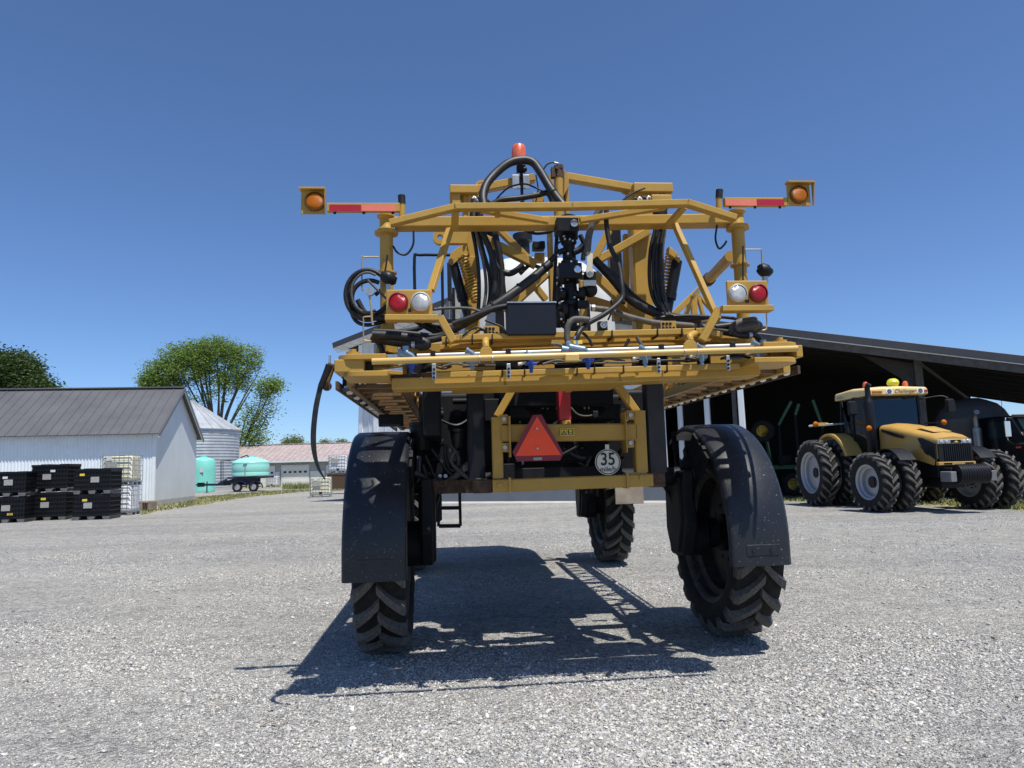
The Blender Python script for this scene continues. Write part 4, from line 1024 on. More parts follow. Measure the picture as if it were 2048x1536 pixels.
for x, y in ((-.62, 1.9), (.62, 1.9)):
    e = MB(); e.lathe([(.075, 3.53), (.075, 3.57), (.085, 3.58), (.08, 3.68), (.05, 3.74), (0, 3.75)], 16, (x, y, 0)); obj('beacon', e, ORNG, rf3)
e = MB(); e.lathe([(.12, 3.55), (.16, 3.62), (.175, 3.67), (.14, 3.75), (.08, 3.79), (0, 3.80)], 20, (.06, 1.6, 0)); obj('gps_receiver', e, mat('lime_yellow_plastic', (.62, .60, .03), .4), rf3)
e = MB(); e.lathe([(.09, 3.52), (.13, 3.56), (.13, 3.60)], 18, (.06, 1.6, 0)); obj('receiver_base', e, mat('green_plastic', (.16, .25, .03), .5), rf3)
obj('antenna', MB().tube([(.85, 2.0, 3.5), (.72, 2.0, 4.15)], .008, 5), BLK, rf3)
# exhaust
mb = MB(); mb.lathe([(.085, 1.55), (.135, 1.62), (.14, 3.0), (.11, 3.12), (.075, 3.18), (.075, 3.42)], 20, (-.98, 1.18, 0)); mb.tube([(-.98, 1.18, 3.38), (-.98, 1.18, 3.5), (-.96, 1.12, 3.6)], .075, 14); obj('exhaust_stack', mb, BLK, tt)
for x, y, z in ((-1.12, 1.02, 2.30), (1.15, 1.05, 2.42)):
    e = MB(); e.ball((x, y, z), .085, 14, .6, (0, 1, 0)); obj('turn_signal', e, AMBL, tt); obj('signal_arm', MB().tube([(x, y + .04, z), (x * .7, y + .4, z)], .02, 6), BLK, tt)
for sx in (-1, 1):
    a = MB(); a.tube([(sx * .8, 1.6, 3.15), (sx * 1.3, 1.35, 3.22), (sx * 1.48, 1.25, 3.15)], .02, 6); ar = obj('mirror_arm', a, BLK, tt)
    e = MB(); e.loft([sect(sx * 1.48 - .14, sx * 1.48 + .14, 2.70, 3.12, 1.20, .06), sect(sx * 1.48 - .10, sx * 1.48 + .10, 2.74, 3.08, 1.10, .05)]); obj('mirror', e, BLKP, ar)
# fenders
for sx in (-1, 1):
    rings = []
    for i in range(15):
        an = rad(25 + 130 * i / 14); rings.append([Vector((x, 3.15 - math.cos(an) * r_, 1.03 + math.sin(an) * r_)) for r_, x in ((1.22, sx * .80), (1.22, sx * 1.28), (1.17, sx * 1.31), (1.12, sx * 1.31), (1.17, sx * 1.26), (1.18, sx * .80))])
    mb = MB(); mb.loft(rings); obj('rear_fender', mb, YELT, tt, smooth=40)
    rings = []
    for i in range(9):
        an = rad(40 + 95 * i / 8); rings.append([Vector((x, -math.cos(an) * r_, .80 + math.sin(an) * r_)) for r_, x in ((.90, sx * .88), (.90, sx * 1.32), (.875, sx * 1.32), (.875, sx * .88))])
    mb = MB(); mb.loft(rings); obj('front_fender', mb, BLK, tt, smooth=40)
a = MB(); a.beam((-.8, 3.0, 2.55), (-1.9, 3.1, 2.50), .05, .06); ar = obj('marker_arm', a, STEEL, tt); obj('marker_board', MB().bb(-1.75, -1.3, 3.03, 3.05, 2.50, 2.60), YELB, ar); e = MB(); e.ball((-1.72, 3.0, 2.55), .09, 12, .6, (0, 1, 0)); obj('turn_signal', e, AMBL, ar)
mb = MB(); mb.bb(-1.0, -.62, 1.2, 2.4, .75, 1.3); obj('fuel_tank', mb, BLKP, tt, bevel=.06)
for i in range(3): obj('step', MB().bb(-1.15, -.8, 1.7, 2.1, .5 + .27 * i, .54 + .27 * i), BLK, tt)

# ================================================================== DARK TANK BEHIND THE TRUCK
pt = U(1950, 900, 25.5); dk = thing('nurse_tank', 'huge dark grey domed poly tank behind the black truck', 'tank', (pt.x, pt.y, 0))
DKG = mat('dark_grey_poly', (.10, .105, .115), .5, var=.1, scale=1)
zt_, zs_ = U(1950, 797, 25.5).z, U(1890, 840, 25.5).z
mb = MB(); mb.lathe([(1.10, .3), (1.14, .4), (1.14, 1.2), (1.12, 1.25), (1.14, 1.3), (1.14, zs_ - .03), (1.16, zs_), (1.12, zs_ + .06), (1.0, zs_ + .3), (.8, zs_ + .52), (.5, zt_ - .08), (.28, zt_), (0, zt_ + .02)], 48); obj('tank_body', mb, DKG, dk)
mb = MB(); mb.lathe([(1.2, 0), (1.2, .3)], 24); obj('skid_base', mb, CHAS, dk)
# ================================================================== BLACK TRUCK
KF = Frame(17.0, 21.3, rad(5))
kt = thing('truck', 'black truck with tall chrome exhaust stack parked beside the tractor', 'truck', KF.o, KF.yaw)
TRK = mat('black_truck_paint', (.010, .011, .013), .22, var=.1, coat=.5)
mb = MB(); mb.loft([sect(-1.05, 1.05, 1.0, 2.0, .95, .06), sect(-1.05, 1.05, 1.0, 2.05, 1.05, .06), sect(-1.03, 1.03, 1.0, 2.62, 1.42, .10, .03), sect(-1.04, 1.04, 1.0, 2.68, 2.2, .12, .04), sect(-1.04, 1.04, 1.0, 2.66, 3.1, .10, .03)]); cab_ = obj('cab', mb, TRK, kt, smooth=40)
mb = MB(); mb.loft([sect(-.62, .62, .85, 1.70, -.95, .14, .03), sect(-.70, .70, .85, 1.88, -.3, .16, .04), sect(-.85, .85, .85, 2.0, 1.0, .16, .04)]); obj('hood', mb, TRK, kt, smooth=40)
GRN = mat('pale_green_reflecting_glass', (.10, .20, .17), .08, var=.2, spec=.8)
pane('windshield', [(-.90, 1.06, 2.08), (.90, 1.06, 2.08), (.88, 1.36, 2.55), (-.88, 1.36, 2.55)], (0, -.012, .01), cab_, GRN)
pane('side_window', [(-1.055, 1.5, 1.95), (-1.055, 2.4, 1.95), (-1.05, 2.4, 2.5), (-1.05, 1.6, 2.5)], (-.01, 0, 0), cab_, GLASS)
mb = MB(); mb.loft([sect(-.95, .95, 2.58, 2.66, .95, .02), sect(-.98, .98, 2.62, 2.70, 1.45, .02)]); obj('sun_visor', mb, mat('tan_visor', (.25, .20, .17), .4, metal=.4), cab_)
for sx in (-1, 1):
    mb = MB(); rings = []
    for i in range(11):
        an = rad(0 + 165 * i / 10); rings.append([Vector((x, -math.cos(an) * r_, .52 + math.sin(an) * r_)) for r_, x in ((.66, sx * .62), (.66, sx * 1.12), (.62, sx * 1.14), (.62, sx * .62))])
    mb.loft(rings); obj('fender', mb, TRK, kt, smooth=40)
    w = MB(); w.lathe([(.28, -.14), (.46, -.15), (.52, -.10), (.52, .10), (.46, .15), (.28, .14)], 32, axis=(1, 0, 0)); o = obj('wheel', w, TYRE, kt); o.location = (sx * .95, 0, .52)
    r_ = MB(); r_.lathe([(.30, sx * .15), (.27, sx * .13), (.25, sx * .05), (.14, sx * .10), (.12, sx * .17), (0, sx * .18)], 28, axis=(1, 0, 0))
    for kk in range(8): r_.disc((sx * .12, .20 * math.cos(kk * .785), .20 * math.sin(kk * .785)), .02, (1, 0, 0), .06, 6)
    obj('rim', r_, CHROME, o)
    mb = MB(); mb.lathe([(.14, .95), (.15, 1.0), (.15, 2.30), (.14, 2.34), (.085, 2.36), (.085, 2.55)], 20, (sx * 1.32, 2.6, 0)); mb.tube([(sx * 1.32, 2.6, 2.5), (sx * 1.32, 2.6, 2.66), (sx * 1.36, 2.5, 2.8), (sx * 1.42, 2.38, 2.86)], .085, 12); obj('exhaust_stack', mb, mat('heat_stained_steel', (.30, .28, .26), .38, metal=.7, var=.2, scale=8), kt)
    mb = MB(); mb.tube([(sx * 1.05, 1.35, 1.75), (sx * 1.35, 1.2, 1.85), (sx * 1.45, 1.15, 2.0), (sx * 1.45, 1.15, 2.55), (sx * 1.05, 1.35, 2.58)], .022, 8); ar = obj('mirror_bracket', mb, CHROME, kt); obj('mirror', MB().bb(sx * 1.45 - .1, sx * 1.45 + .1, 1.08, 1.16, 1.98, 2.48), CHROME, ar, bevel=.015)
obj('side_marker', MB().bb(-1.075, -1.05, 1.12, 1.30, 1.62, 1.68), ORNG, cab_)
obj('chassis_rail', MB().bb(-.45, .45, -1.0, 6.5, .55, .85), CHAS, kt)
for sx in (-1, 1):
    w = MB(); w.lathe([(.28, -.28), (.46, -.30), (.52, -.25), (.52, .25), (.46, .30), (.28, .28)], 28, axis=(1, 0, 0)); o = obj('wheel', w, TYRE, kt); o.location = (sx * .85, 4.6, .52)
obj('antenna', MB().tube([(-1.15, 1.6, 2.5), (-1.15, 1.6, 3.35)], .008, 5), BLK, kt)
obj('flat_deck', MB().bb(-1.1, 1.1, 3.3, 6.6, .88, 1.05), CHAS, kt)

# ================================================================== GREEN PLANTER IN THE SHED
PF = Frame(*(BB.m @ Vector((BB(1575, 960, 3.6).x, 3.6, 0))).to_2d(), rad(-12))
pl = thing('planter', 'green farm planter with yellow wheels parked deep inside the open shed', 'planter', PF.o, PF.yaw)
GRNP = mat('farm_green_paint', (.012, .085, .03), .42, var=.1, coat=.2)
YELW = mat('wheel_yellow_paint', (.62, .42, .02), .45, var=.08)
obj('toolbar', MB().beam((-2.6, 0, 1.15), (3.0, 0, 1.15), .18, .18), GRNP, pl)
obj('toolbar', MB().beam((-2.6, 1.0, 1.15), (3.0, 1.0, 1.15), .18, .18), GRNP, pl)
for a, b in (((-1, .05), (1557, 850, 1582, 803)), ((0, .0), (1590, 830, 1597, 808)), ((0, 0), (1625, 800, 1645, 855))):
    p0, p1 = PF(b[0], b[1], -.2), PF(b[2], b[3], -.2); obj('wing_arm', MB().beam(p0, p1, .12, .16, up=(0, 1, 0)), GRNP, pl)
    obj('arm_bracket', MB().beam(Vector((p0.x, -.2, 1.2)), p0 if p0.z < p1.z else p1, .10, .10, up=(0, 1, 0)), CHAS, pl)
for x in (-2.0, 0.2, 2.2):
    w = MB(); w.lathe([(.24, -.12), (.40, -.13), (.46, -.08), (.46, .08), (.40, .13), (.24, .12)], 28, axis=(.35, 1, 0)); o = obj('gauge_wheel', w, TYRE, pl); p0 = PF(1526, 862, -.4) if x < -1 else Vector((x, -.4, .46)); o.location = p0
    r_ = MB(); r_.lathe([(.25, -.12), (.22, -.10), (.18, -.02), (.08, -.04), (0, -.04)], 24, axis=(.35, 1, 0)); obj('rim', r_, YELW, o); h_ = MB(); h_.disc((0, -.06, 0), .07, (.35, 1, 0), .06, 14); obj('hub', h_, GRNP, o)
    obj('wheel_arm', MB().beam(p0 + Vector((.1, .15, 0)), (p0.x + .3, .0, 1.15), .08, .12), GRNP, pl)
for i in range(7):
    x = -2.3 + i * .76; u = obj('row_unit', MB().bb(x - .10, x + .10, .1, .8, .45, .75), GRNP, pl, bevel=.02)
    hp = MB(); hp.loft([[Vector((x + sx * s, .5 + sy * s, z)) for sx, sy in ((-1, -1), (1, -1), (1, 1), (-1, 1))] for s, z in ((.10, .8), (.24, 1.35), (.25, 1.62), (.20, 1.66))]); obj('seed_hopper', hp, YELW if i % 3 == 2 else BLKP, u)
    dc = MB(); dc.disc((x - .03, .25, .28), .22, (1, .08, 0), .01, 20); dc.disc((x + .03, .25, .28), .22, (1, -.08, 0), .01, 20); obj('disc_opener', dc, STEEL, u)
    cw = MB(); cw.disc((x, .9, .18), .16, (1, 0, 0), .05, 18); obj('closing_wheel', cw, TYRE, u)
# ================================================================== FIELD SPRAYER (foreground)
SF = Frame(0.35, 6.29, rad(5.2))
sp = thing('field_sprayer', 'tall yellow field sprayer with folded boom, seen from the back', 'sprayer', SF.o, SF.yaw)
S = SF; V = Vector
def PX(n, y=-1.4): return SF.px(n, y)
def bar(name, pts, y, hpx, d, m=YEL, par=None, bevel=False, y1=None):
    o = None; ys = y if isinstance(y, (list, tuple)) else [y] * len(pts); mb = MB()
    P = [S(a, b, yy) for (a, b), yy in zip(pts, ys)]
    for i in range(len(P) - 1):
        dv = (P[i + 1] - P[i]).normalized(); e = dv * (PX(hpx, ys[i]) * .25 if 0 < i else 0)
        up = V((0, 0, 1)) if abs(dv.z) < .9 else V((1, 0, 0))
        if abs(dv.z) < .9: mb.beam(P[i] - e, P[i + 1], d, PX(hpx, ys[i]), up)
        else: mb.beam(P[i] - e, P[i + 1], d, PX(hpx, ys[i]), (1, 0, 0))
    return obj(name, mb, m, par or sp)
def hose(name, pts, y, rpx, m=HOSE, par=None, n=10, r1=None, sub=5):
    ys = y if isinstance(y, (list, tuple)) else [y] * len(pts)
    P = [S(a, b, yy) for (a, b), yy in zip(pts, ys)]; mb = MB()
    mb.tube(P, PX(rpx, ys[0]), n, sub, None if r1 is None else PX(r1, ys[0])); return obj(name, mb, m, par or sp, smooth=60)
def slab(name, x0, x1, y0, y1, Y, d, m, par=None, bevel=.004):
    """upright box by its picture edges at plane Y, depth d behind it"""
    a, b = S(x0, y0, Y), S(x1, y1, Y); mb = MB(); mb.bb(a.x, b.x, Y, Y + d, b.z, a.z); return obj(name, mb, m, par or sp, bevel=bevel)
def cyl(name, c0, c1, r, m, par=None, n=20): mb = MB(); mb.tube([c0, c1], r, n, 1); return obj(name, mb, m, par or sp)
def bolt(par, p, r=.012, axis=(0, -1, 0), m=None): mb = MB(); mb.disc(p, r, axis, .012, 6); return obj('bolt', mb, m or STEEL, par)

# ---------------- wheels, legs, fenders
SW = dict(R=.865, W=.40, rr=.585, N=22, lug=.05, lw=.085, sweep=.24)
HUBX = 1.46
for (x, y, s) in ((-HUBX, 0, 8), (HUBX + .03, 0, 3), (-1.50, 4.72, 5), (1.55, 4.82, 14)):
    wheel(sp, (x, y, .865), face=(1 if x > 0 else -1), key='sw', spin=rad(s), rim=RIMD, hubm=CHAS, dish=.3, **SW)
for (x, y) in ((-1, 0), (1, 0), (-1, 4.75), (1, 4.75)):
    xi = x * 1.16
    lg = MB(); lg.prism([(xi, y - .30, 1.42), (xi, y - .26, 1.2), (xi, y - .34, .98), (xi, y - .18, .70), (xi, y + .14, .68), (xi, y + .26, .9), (xi, y + .24, 1.42)], (-x * .10, 0, 0))
    o = obj('wheel_leg', lg, CHAS, sp, bevel=.02)
    mb = MB(); mb.prism([(xi + x * .02, y - .20, 1.36), (xi + x * .02, y - .24, 1.0), (xi + x * .02, y - .12, .72), (xi + x * .02, y + .1, .70), (xi + x * .02, y + .16, 1.36)], (-x * .14, 0, 0)); obj('leg_rib', mb, CHAS, o, bevel=.015)
    mb = MB(); mb.lathe([(.19, 0), (.19, .14), (.13, .18), (.13, .26), (0, .26)], 24, (xi, y, .865), (x, 0, 0)); obj('hub_motor', mb, CHAS, o)
    mb = MB(); mb.tube([(x * .55, y, 1.37), (x * 1.22, y, 1.37)], .085, 14, 1); obj('axle_tube', mb, CHAS, sp)
    mb = MB(); mb.tube([(x * .95, y + .3, 1.45), (x * 1.05, y + .12, 1.28), (x * 1.10, y + .05, .95)], .02, 8); mb.tube([(x * .92, y + .26, 1.45), (x * 1.02, y + .06, 1.25), (x * 1.09, y - .02, .95)], .016, 8); obj('wheel_motor_hose', mb, HOSE, sp)
def fender(x0, x1, y, R, a0, a1, m, flap=0.10):
    mb = MB(); rings = []
    n = 22
    st = [(a0 + (a1 - a0) * i / n) for i in range(n + 1)]
    for an in st:
        c, s = math.cos(rad(an)), math.sin(rad(an)); ring = []
        for r_, xx in ((R - .055, x0), (R - .02, x0 + .004), (R, x0 + .03), (R + .004, (x0 + x1) / 2), (R, x1 - .03), (R - .02, x1 - .004), (R - .055, x1), (R - .055, x1 - .008), (R - .03, x1 - .02), (R - .012, x1 - .04), (R - .010, x0 + .04), (R - .03, x0 + .02), (R - .055, x0 + .008)):
            ring.append(V((xx, y - c * r_, .865 + s * r_)))
        rings.append(ring)
    first = [p + V((0, 0, -flap)) for p in rings[0]]
    mb.loft([first] + rings); return obj('fender', mb, m, sp, smooth=50)
for (x0, x1) in ((-1.705, -1.235), (1.185, 1.655)):
    f = fender(x0, x1, 0, .955, -2, 118, FEND, .13)
    cx = (x0 + x1) / 2
    mb = MB(); mb.bb(cx - .12, cx + .14, -.962, -.957, .78, .86); obj('flap_plate', mb, FEND, f, bevel=.006)
    for q in (-.07, .07): bolt(f, V((cx + q, -.966, .82)), .013, m=FEND)
    sx = 1 if x0 > 0 else -1; xi = x0 if sx > 0 else x1
    for qa, qb, ww in (((xi - sx * .01, -.30, 1.40), (xi - sx * .015, -.52, 1.62), .07), ((xi - sx * .01, .2, 1.45), (xi - sx * .015, .25, 1.78), .07), ((xi - sx * .015, -.50, 1.62), (xi + sx * .2, -.52, 1.66), .03)): obj('fender_bracket', MB().beam(qa, qb, .03, ww), CHAS, f)
    mb = MB(); mb.prism([(xi - sx * .005, -.62, 1.52), (xi - sx * .005, -.30, 1.74), (xi - sx * .005, -.18, 1.60), (xi - sx * .005, -.42, 1.35)], (-sx * .02, 0, 0)); obj('fender_side_plate', mb, CHAS, f)
a_, b_ = S(1228, 930, 3.8), S(1288, 1007, 3.8)
MUD = MB().bb(a_.x, b_.x, 3.8, 3.83, b_.z, a_.z)
DFEND = mat('dusty_tan_fender', (.30, .25, .19), .85, var=.3, scale=4, dust=.4)
for (x0, x1, m) in ((-1.72, -1.28, FEND), (1.33, 1.79, DFEND)):
    fender(x0, x1, 4.77, .95, 18, 125, m, .02)

obj('mud_flap', MUD, DFEND, sp, bevel=.006)
# ---------------- chassis
ch = MB()
for x in (-.48, .40): ch.bb(x, x + .10, -.45, 6.3, 1.30, 1.52)
for y in (-.42, .6, 1.6, 2.8, 4.0, 5.2, 6.2): ch.bb(-.48, .50, y, y + .10, 1.32, 1.48)
obj('chassis_frame', ch, CHAS, sp, bevel=.008)
mb = MB(); mb.bb(-.72, .74, .35, 3.2, 1.52, 2.25); obj('under_tank_cradle', mb, CHAS, sp, bevel=.05)
mb = MB(); mb.bb(-1.2, 1.02, .55, 2.7, 1.40, 2.22); obj('dark_belly_fill', mb, CHAS, sp, bevel=.05)  # added dark box, fills the undercarriage gaps with darkness
mb = MB(); mb.loft([[V((sx * w, y, z)) for sx, z in ((-1, 1.55), (1, 1.55), (1, h), (.7, h + .1), (-.7, h + .1), (-1, h))] for y, w, h in ((3.0, .75, 2.7), (3.1, .82, 2.8), (4.1, .82, 2.75), (4.15, .8, 2.7))]); obj('engine_hood', mb, YEL, sp)
mb = MB(); mb.loft([[V((sx * w, y, z)) for sx, z in ((-1, 1.5), (1, 1.5), (1, h), (.85, h + .08), (-.85, h + .08), (-1, h))] for y, w, h in ((4.25, .82, 3.35), (4.35, .86, 3.45), (5.9, .86, 3.45), (6.3, .8, 2.9), (6.35, .78, 2.0))]); obj('operator_cab', mb, GLASS, sp)
mb = MB(); mb.loft([[V((sx * w, y, z)) for sx, z in ((-1, 3.50), (1, 3.50), (.95, 3.66), (-.95, 3.66))] for y, w in ((4.15, .85), (4.3, .92), (6.1, .92), (6.35, .8))]); obj('cab_roof', mb, YEL, sp)
# product tank
def tank(y0, y1, w, z0, z1, cx):
    rings = []
    for t in (0, .03, .08, .15, .85, .92, .97, 1.0):
        k = 1 - .22 * (abs(t - .5) * 2) ** 10; y = y0 + (y1 - y0) * t; ring = []; zc, hh = (z0 + z1) / 2, (z1 - z0) / 2
        for i in range(28):
            an = 2 * math.pi * i / 28; e = .62; c, s = math.cos(an), math.sin(an)
            ring.append(V((cx + w * k * abs(c) ** e * (1 if c > 0 else -1), y, zc + hh * k * abs(s) ** e * (1 if s > 0 else -1))))
        rings.append(ring)
    mb = MB(); mb.loft(rings); return obj('product_tank', mb, TANKW, sp, smooth=50)
tk = tank(.45, 3.0, .80, 1.62, 3.62, .0)
for x in (-.42, .40): mb = MB(); mb.bb(x - .04, x + .04, .30, .345, 1.7, 3.30); obj('tank_strap', mb, BLK, tk)
a, b = S(1225, 600, .28), S(1252, 640, .28); obj('tank_badge', MB().bb(a.x, b.x, .31, .345, b.z, a.z), BLK, tk)
mb = MB(); mb.lathe([(.07, 0), (.07, .12), (.10, .13), (.10, .2), (0, .2)], 16, S(1046, 508, .7)); mb.tube([S(1036, 477, .7), S(1058, 477, .7)], .055, 12, 1); mb.tube([S(1047, 480, .7), S(1047, 508, .7)], .05, 12, 1); obj('tank_vent', mb, BLKP, tk)
# canisters and undercarriage clutter
for (px, py0, py1, r0, r1, y) in ((843, 845, 905, 23, 18, .05), (915, 858, 902, 14, 11, .1)):
    t_, b_ = S(px, py0, y), S(px, py1, y); mb = MB(); h = t_.z - b_.z
    mb.lathe([(PX(r1, y) * .5, 0), (PX(r1, y), .02), (PX(r0, y) * .92, h * .55), (PX(r0, y), h * .86), (PX(r0, y) * 1.06, h * .87), (PX(r0, y) * 1.06, h), (0, h)], 24, b_); obj('filter_canister', mb, BLKP, sp)
rnd = random.Random(5)
for i in range(64):
    px, py = rnd.uniform(838, 1258), rnd.uniform(795, 955); y = rnd.uniform(-.15, .5)
    if 928 < px < 1004: continue
    c = S(px, py, y); mb = MB()
    if i % 4 == 0: mb.tube([c, c + V((rnd.uniform(.05, .2), .05, rnd.uniform(-.1, .02))), c + V((rnd.uniform(.2, .4), .1, rnd.uniform(-.12, .1)))], rnd.uniform(.008, .016), 6); obj('hydraulic_hose', mb, HOSE if i % 8 else HOSEG, sp)
    elif i % 4 == 1: mb.box(c, (rnd.uniform(.04, .09), .08, rnd.uniform(.04, .08))); mb.tube([c, c + V((0, -.06, 0))], .022, 10, 1); obj('valve_block', mb, CHAS, sp, bevel=.006)
    elif i % 4 == 2: mb.tube([c, c + V((0, 0, .03))], .011, 8, 1); mb.tube([c + V((.0, 0, .03)), c + V((.03, 0, .05))], .009, 8, 1); obj('hose_fitting', mb, STEEL, sp)
    else: mb.tube([c, c + V((rnd.uniform(.08, .2), 0, 0))], rnd.uniform(.02, .04), 12, 1); obj('hydraulic_pipe', mb, CHAS, sp)
for i in range(9):
    x0 = rnd.uniform(845, 930) if i < 5 else rnd.uniform(1010, 1240); y0 = rnd.uniform(860, 920)
    hose('hydraulic_hose', [(x0, y0), (x0 + rnd.uniform(-10, 20), y0 + 25), (x0 + rnd.uniform(10, 40), y0 + rnd.uniform(40, 60)), (x0 + rnd.uniform(40, 70), y0 + rnd.uniform(20, 60))], rnd.uniform(-.2, .1), rnd.uniform(2.5, 4.5), HOSE if i % 3 else HOSEG)
for x0 in (996, 1084, 1094, 1112, 1168, 1176): slab('bolt_pair', x0, x0 + 3, 812, 818, -.05, .02, STEEL, bevel=0)
for k, (p0, p1, p2) in enumerate((((835, 960), (880, 975), (935, 935)), ((830, 945), (885, 966), (940, 925)), ((845, 930), (862, 965), (905, 968)))): hose('wheel_hose', [p0, p1, p2], -.15, 5.5, HOSEG if k < 2 else HOSE)
slab('frame_plate', 838, 975, 962, 985, -.2, .25, RUST); slab('pump_mount', 885, 935, 930, 962, -.05, .3, CHAS, bevel=.01)
for px in (880, 891): cyl('pipe_plug', S(px, 952, -.06), S(px, 952, -.11), .016, STEEL)
mb = MB(); mb.bb(-.45, .5, -.25, .3, 2.0, 2.2); mb.bb(-.6, .62, .05, .35, 1.9, 2.1); obj('lift_crossmember', mb, CHAS, sp, bevel=.01)

# ---------------- mast: black slide columns, hitch frame
for (a0, a1, b1) in ((933, 967, 957), (1291, 1327, 946)):
    t_, u_, w_ = S(a0, 775, -.55), S(a1, 775, -.55), S(a0, b1, -.55)
    mb = MB(); mb.beam(((t_.x + u_.x) / 2, -.49, w_.z), ((t_.x + u_.x) / 2, -.49, 2.55), u_.x - t_.x, .12, up=(0, 1, 0)); obj('slide_column', mb, BLK, sp)
HF = -.72
hl = S(993, 835, HF); hlb = S(993, 957, HF); hr = S(1276, 822, HF); hrb = S(1276, 945, HF)
obj('hitch_post', MB().beam((hl.x, HF, hlb.z), (hl.x, HF, hl.z), PX(21, HF), .10, up=(0, 1, 0)), YEL, sp)
obj('hitch_post', MB().beam((hr.x, HF, hrb.z), (hr.x, HF, hr.z), PX(24, HF), .10, up=(0, 1, 0)), YEL, sp)
bar('hitch_diagonal', [(994, 833), (1028, 774)], HF, 15, .08); bar('hitch_diagonal', [(1272, 824), (1229, 763)], HF, 15, .08)
bar('hitch_crossbar', [(1000, 867), (1270, 864)], HF + .01, 34, .12)
for (x0, y0, y1) in ((1017, 832, 914), (1250, 823, 905)):
    pl_ = slab('hitch_side_plate', x0, x0 + 6, y0, y1, HF - .09, .16, YEL, bevel=.003)
for (x, y) in ((1008, 838), (1010, 895), (1261, 830), (1261, 886)):
    q = slab('mounting_pad', x - 8, x + 8, y - 9, y + 9, HF - .055, .02, YEL, bevel=.003); bolt(q, S(x, y, HF - .065), .018)
bb_ = bar('bottom_bar', [(985, 972), (1303, 960)], HF - .03, 25, .10)
for x, y in ((1000, 972), (1284, 956)): bolt(bb_, S(x, y, HF - .09), .024, m=YEL)
for x, y in ((1020, 970), (1256, 962)): slab('bar_flange', x - 3, x + 3, y - 15, y + 15, HF - .10, .14, YEL, bb_, .002)
slab('rusty_end_plate', 945, 985, 960, 986, HF - .02, .12, RUST, bevel=.01); slab('rusty_end_plate', 1302, 1332, 945, 974, HF - .02, .12, RUST, bevel=.01)
# red strut
slab('red_strut', 1116, 1143, 768, 841, -.60, .12, RED, bevel=.008); slab('strut_foot', 1124, 1142, 841, 849, -.62, .12, YEL); slab('strut_cap', 1130, 1144, 766, 784, -.66, .05, YEL)
hose('wiring_lead', [(1142, 815), (1155, 828), (1172, 832), (1192, 829)], -.66, 1.6, HOSEG); slab('wiring_plug', 1186, 1197, 822, 834, -.68, .04, BLKP)
for (x0, sgn) in ((1020, 1), (1242, -1)):
    t_ = S(x0, 808, -.2); mb = MB(); w_ = sgn * .09; h_ = .12
    mb.prism([t_, t_ + V((w_, 0, 0)), t_ + V((w_ * 2.4, 0, -h_)), t_ + V((0, 0, -h_))], (0, .02, 0)); obj('step_bracket', mb, CHAS, sp); 
# slow vehicle triangle
ty = -.86; TL = [S(a, b, ty) for a, b in ((1066, 830), (1083, 829), (1127, 907), (1120, 921), (1034, 923), (1025, 904))]
tri = obj('slow_vehicle_triangle', MB().prism(TL, (0, .006, 0)), SMVR, sp, 'red bordered orange triangle', smooth=0)
obj('orange_centre', MB().prism([S(a, b, ty - .002) for a, b in ((1074, 833), (1122, 910), (1031, 912))], (0, -.003, 0)), SMVO, tri, smooth=0)
for a, b in ((1074, 857), (1075, 897)): bolt(tri, S(a, b, ty - .012), .009)
slab('maker_sticker', 1067, 1084, 915, 920, ty - .003, .002, LABELG, tri, 0)
# speed sign
sc_ = S(1215.5, 924, -.80); sr = PX(26, -.80)
sg = MB(); sg.disc(sc_, sr, (0, 1, 0), .008, 48); sg.box(sc_ + V((0, 0, sr + .01)), (.03, .006, .05)); sgo = obj('speed_sign', sg, SIGNW, sp, 'round cream sign reading 35 mile/h')
rg = MB(); rg.lathe([(sr * .95, -.0045), (sr * .95, -.0075), (sr * .885, -.0075), (sr * .885, -.0045), (sr * .95, -.0045)], 48, sc_, (0, 1, 0), cap=False); obj('sign_ring', rg, INK, sgo)
text_mesh('sign_number', '35', .135, INK, sgo, sc_ + V((.0, -.0065, .018)), (rad(90), 0, 0), bold=.002, sx=.88)
text_mesh('sign_unit', 'mile/h', .052, INK, sgo, sc_ + V((0, -.0065, -.056)), (rad(90), 0, 0))
# warning sticker
wsn = slab('warning_sticker', 1120, 1149, 857, 871, HF - .062, .003, STICK, bevel=0)
for (a, b, c, d) in ((1122, 1133.5, 858.5, 869.5), (1135.5, 1147, 858.5, 869.5)):
    fr = MB(); 
    for (x0, x1, y0, y1) in ((a, b, c, c + .7), (a, b, d - .7, d), (a, a + .7, c, d), (b - .7, b, c, d)):
        p, q_ = S(x0, y0, HF - .064), S(x1, y1, HF - .064); fr.bb(p.x, q_.x, HF - .064, HF - .066, q_.z, p.z)
    obj('pictogram_frame', fr, INK, wsn)
pg = MB(); pg.prism([S(x, y, HF - .064) for x, y in ((1123.5, 868.5), (1127.7, 860.5), (1132, 868.5), (1130.3, 868.5), (1127.7, 863.5), (1125.2, 868.5))], (0, -.002, 0))
for x0, x1, y0, y1 in ((1136.5, 1138.5, 861, 868), (1139.5, 1144, 864.3, 865.3), (1144.5, 1146.2, 860, 868.5)):
    p, q_ = S(x0, y0, HF - .064), S(x1, y1, HF - .064); pg.bb(p.x, q_.x, HF - .064, HF - .066, q_.z, p.z)
obj('pictogram', pg, INK, wsn)
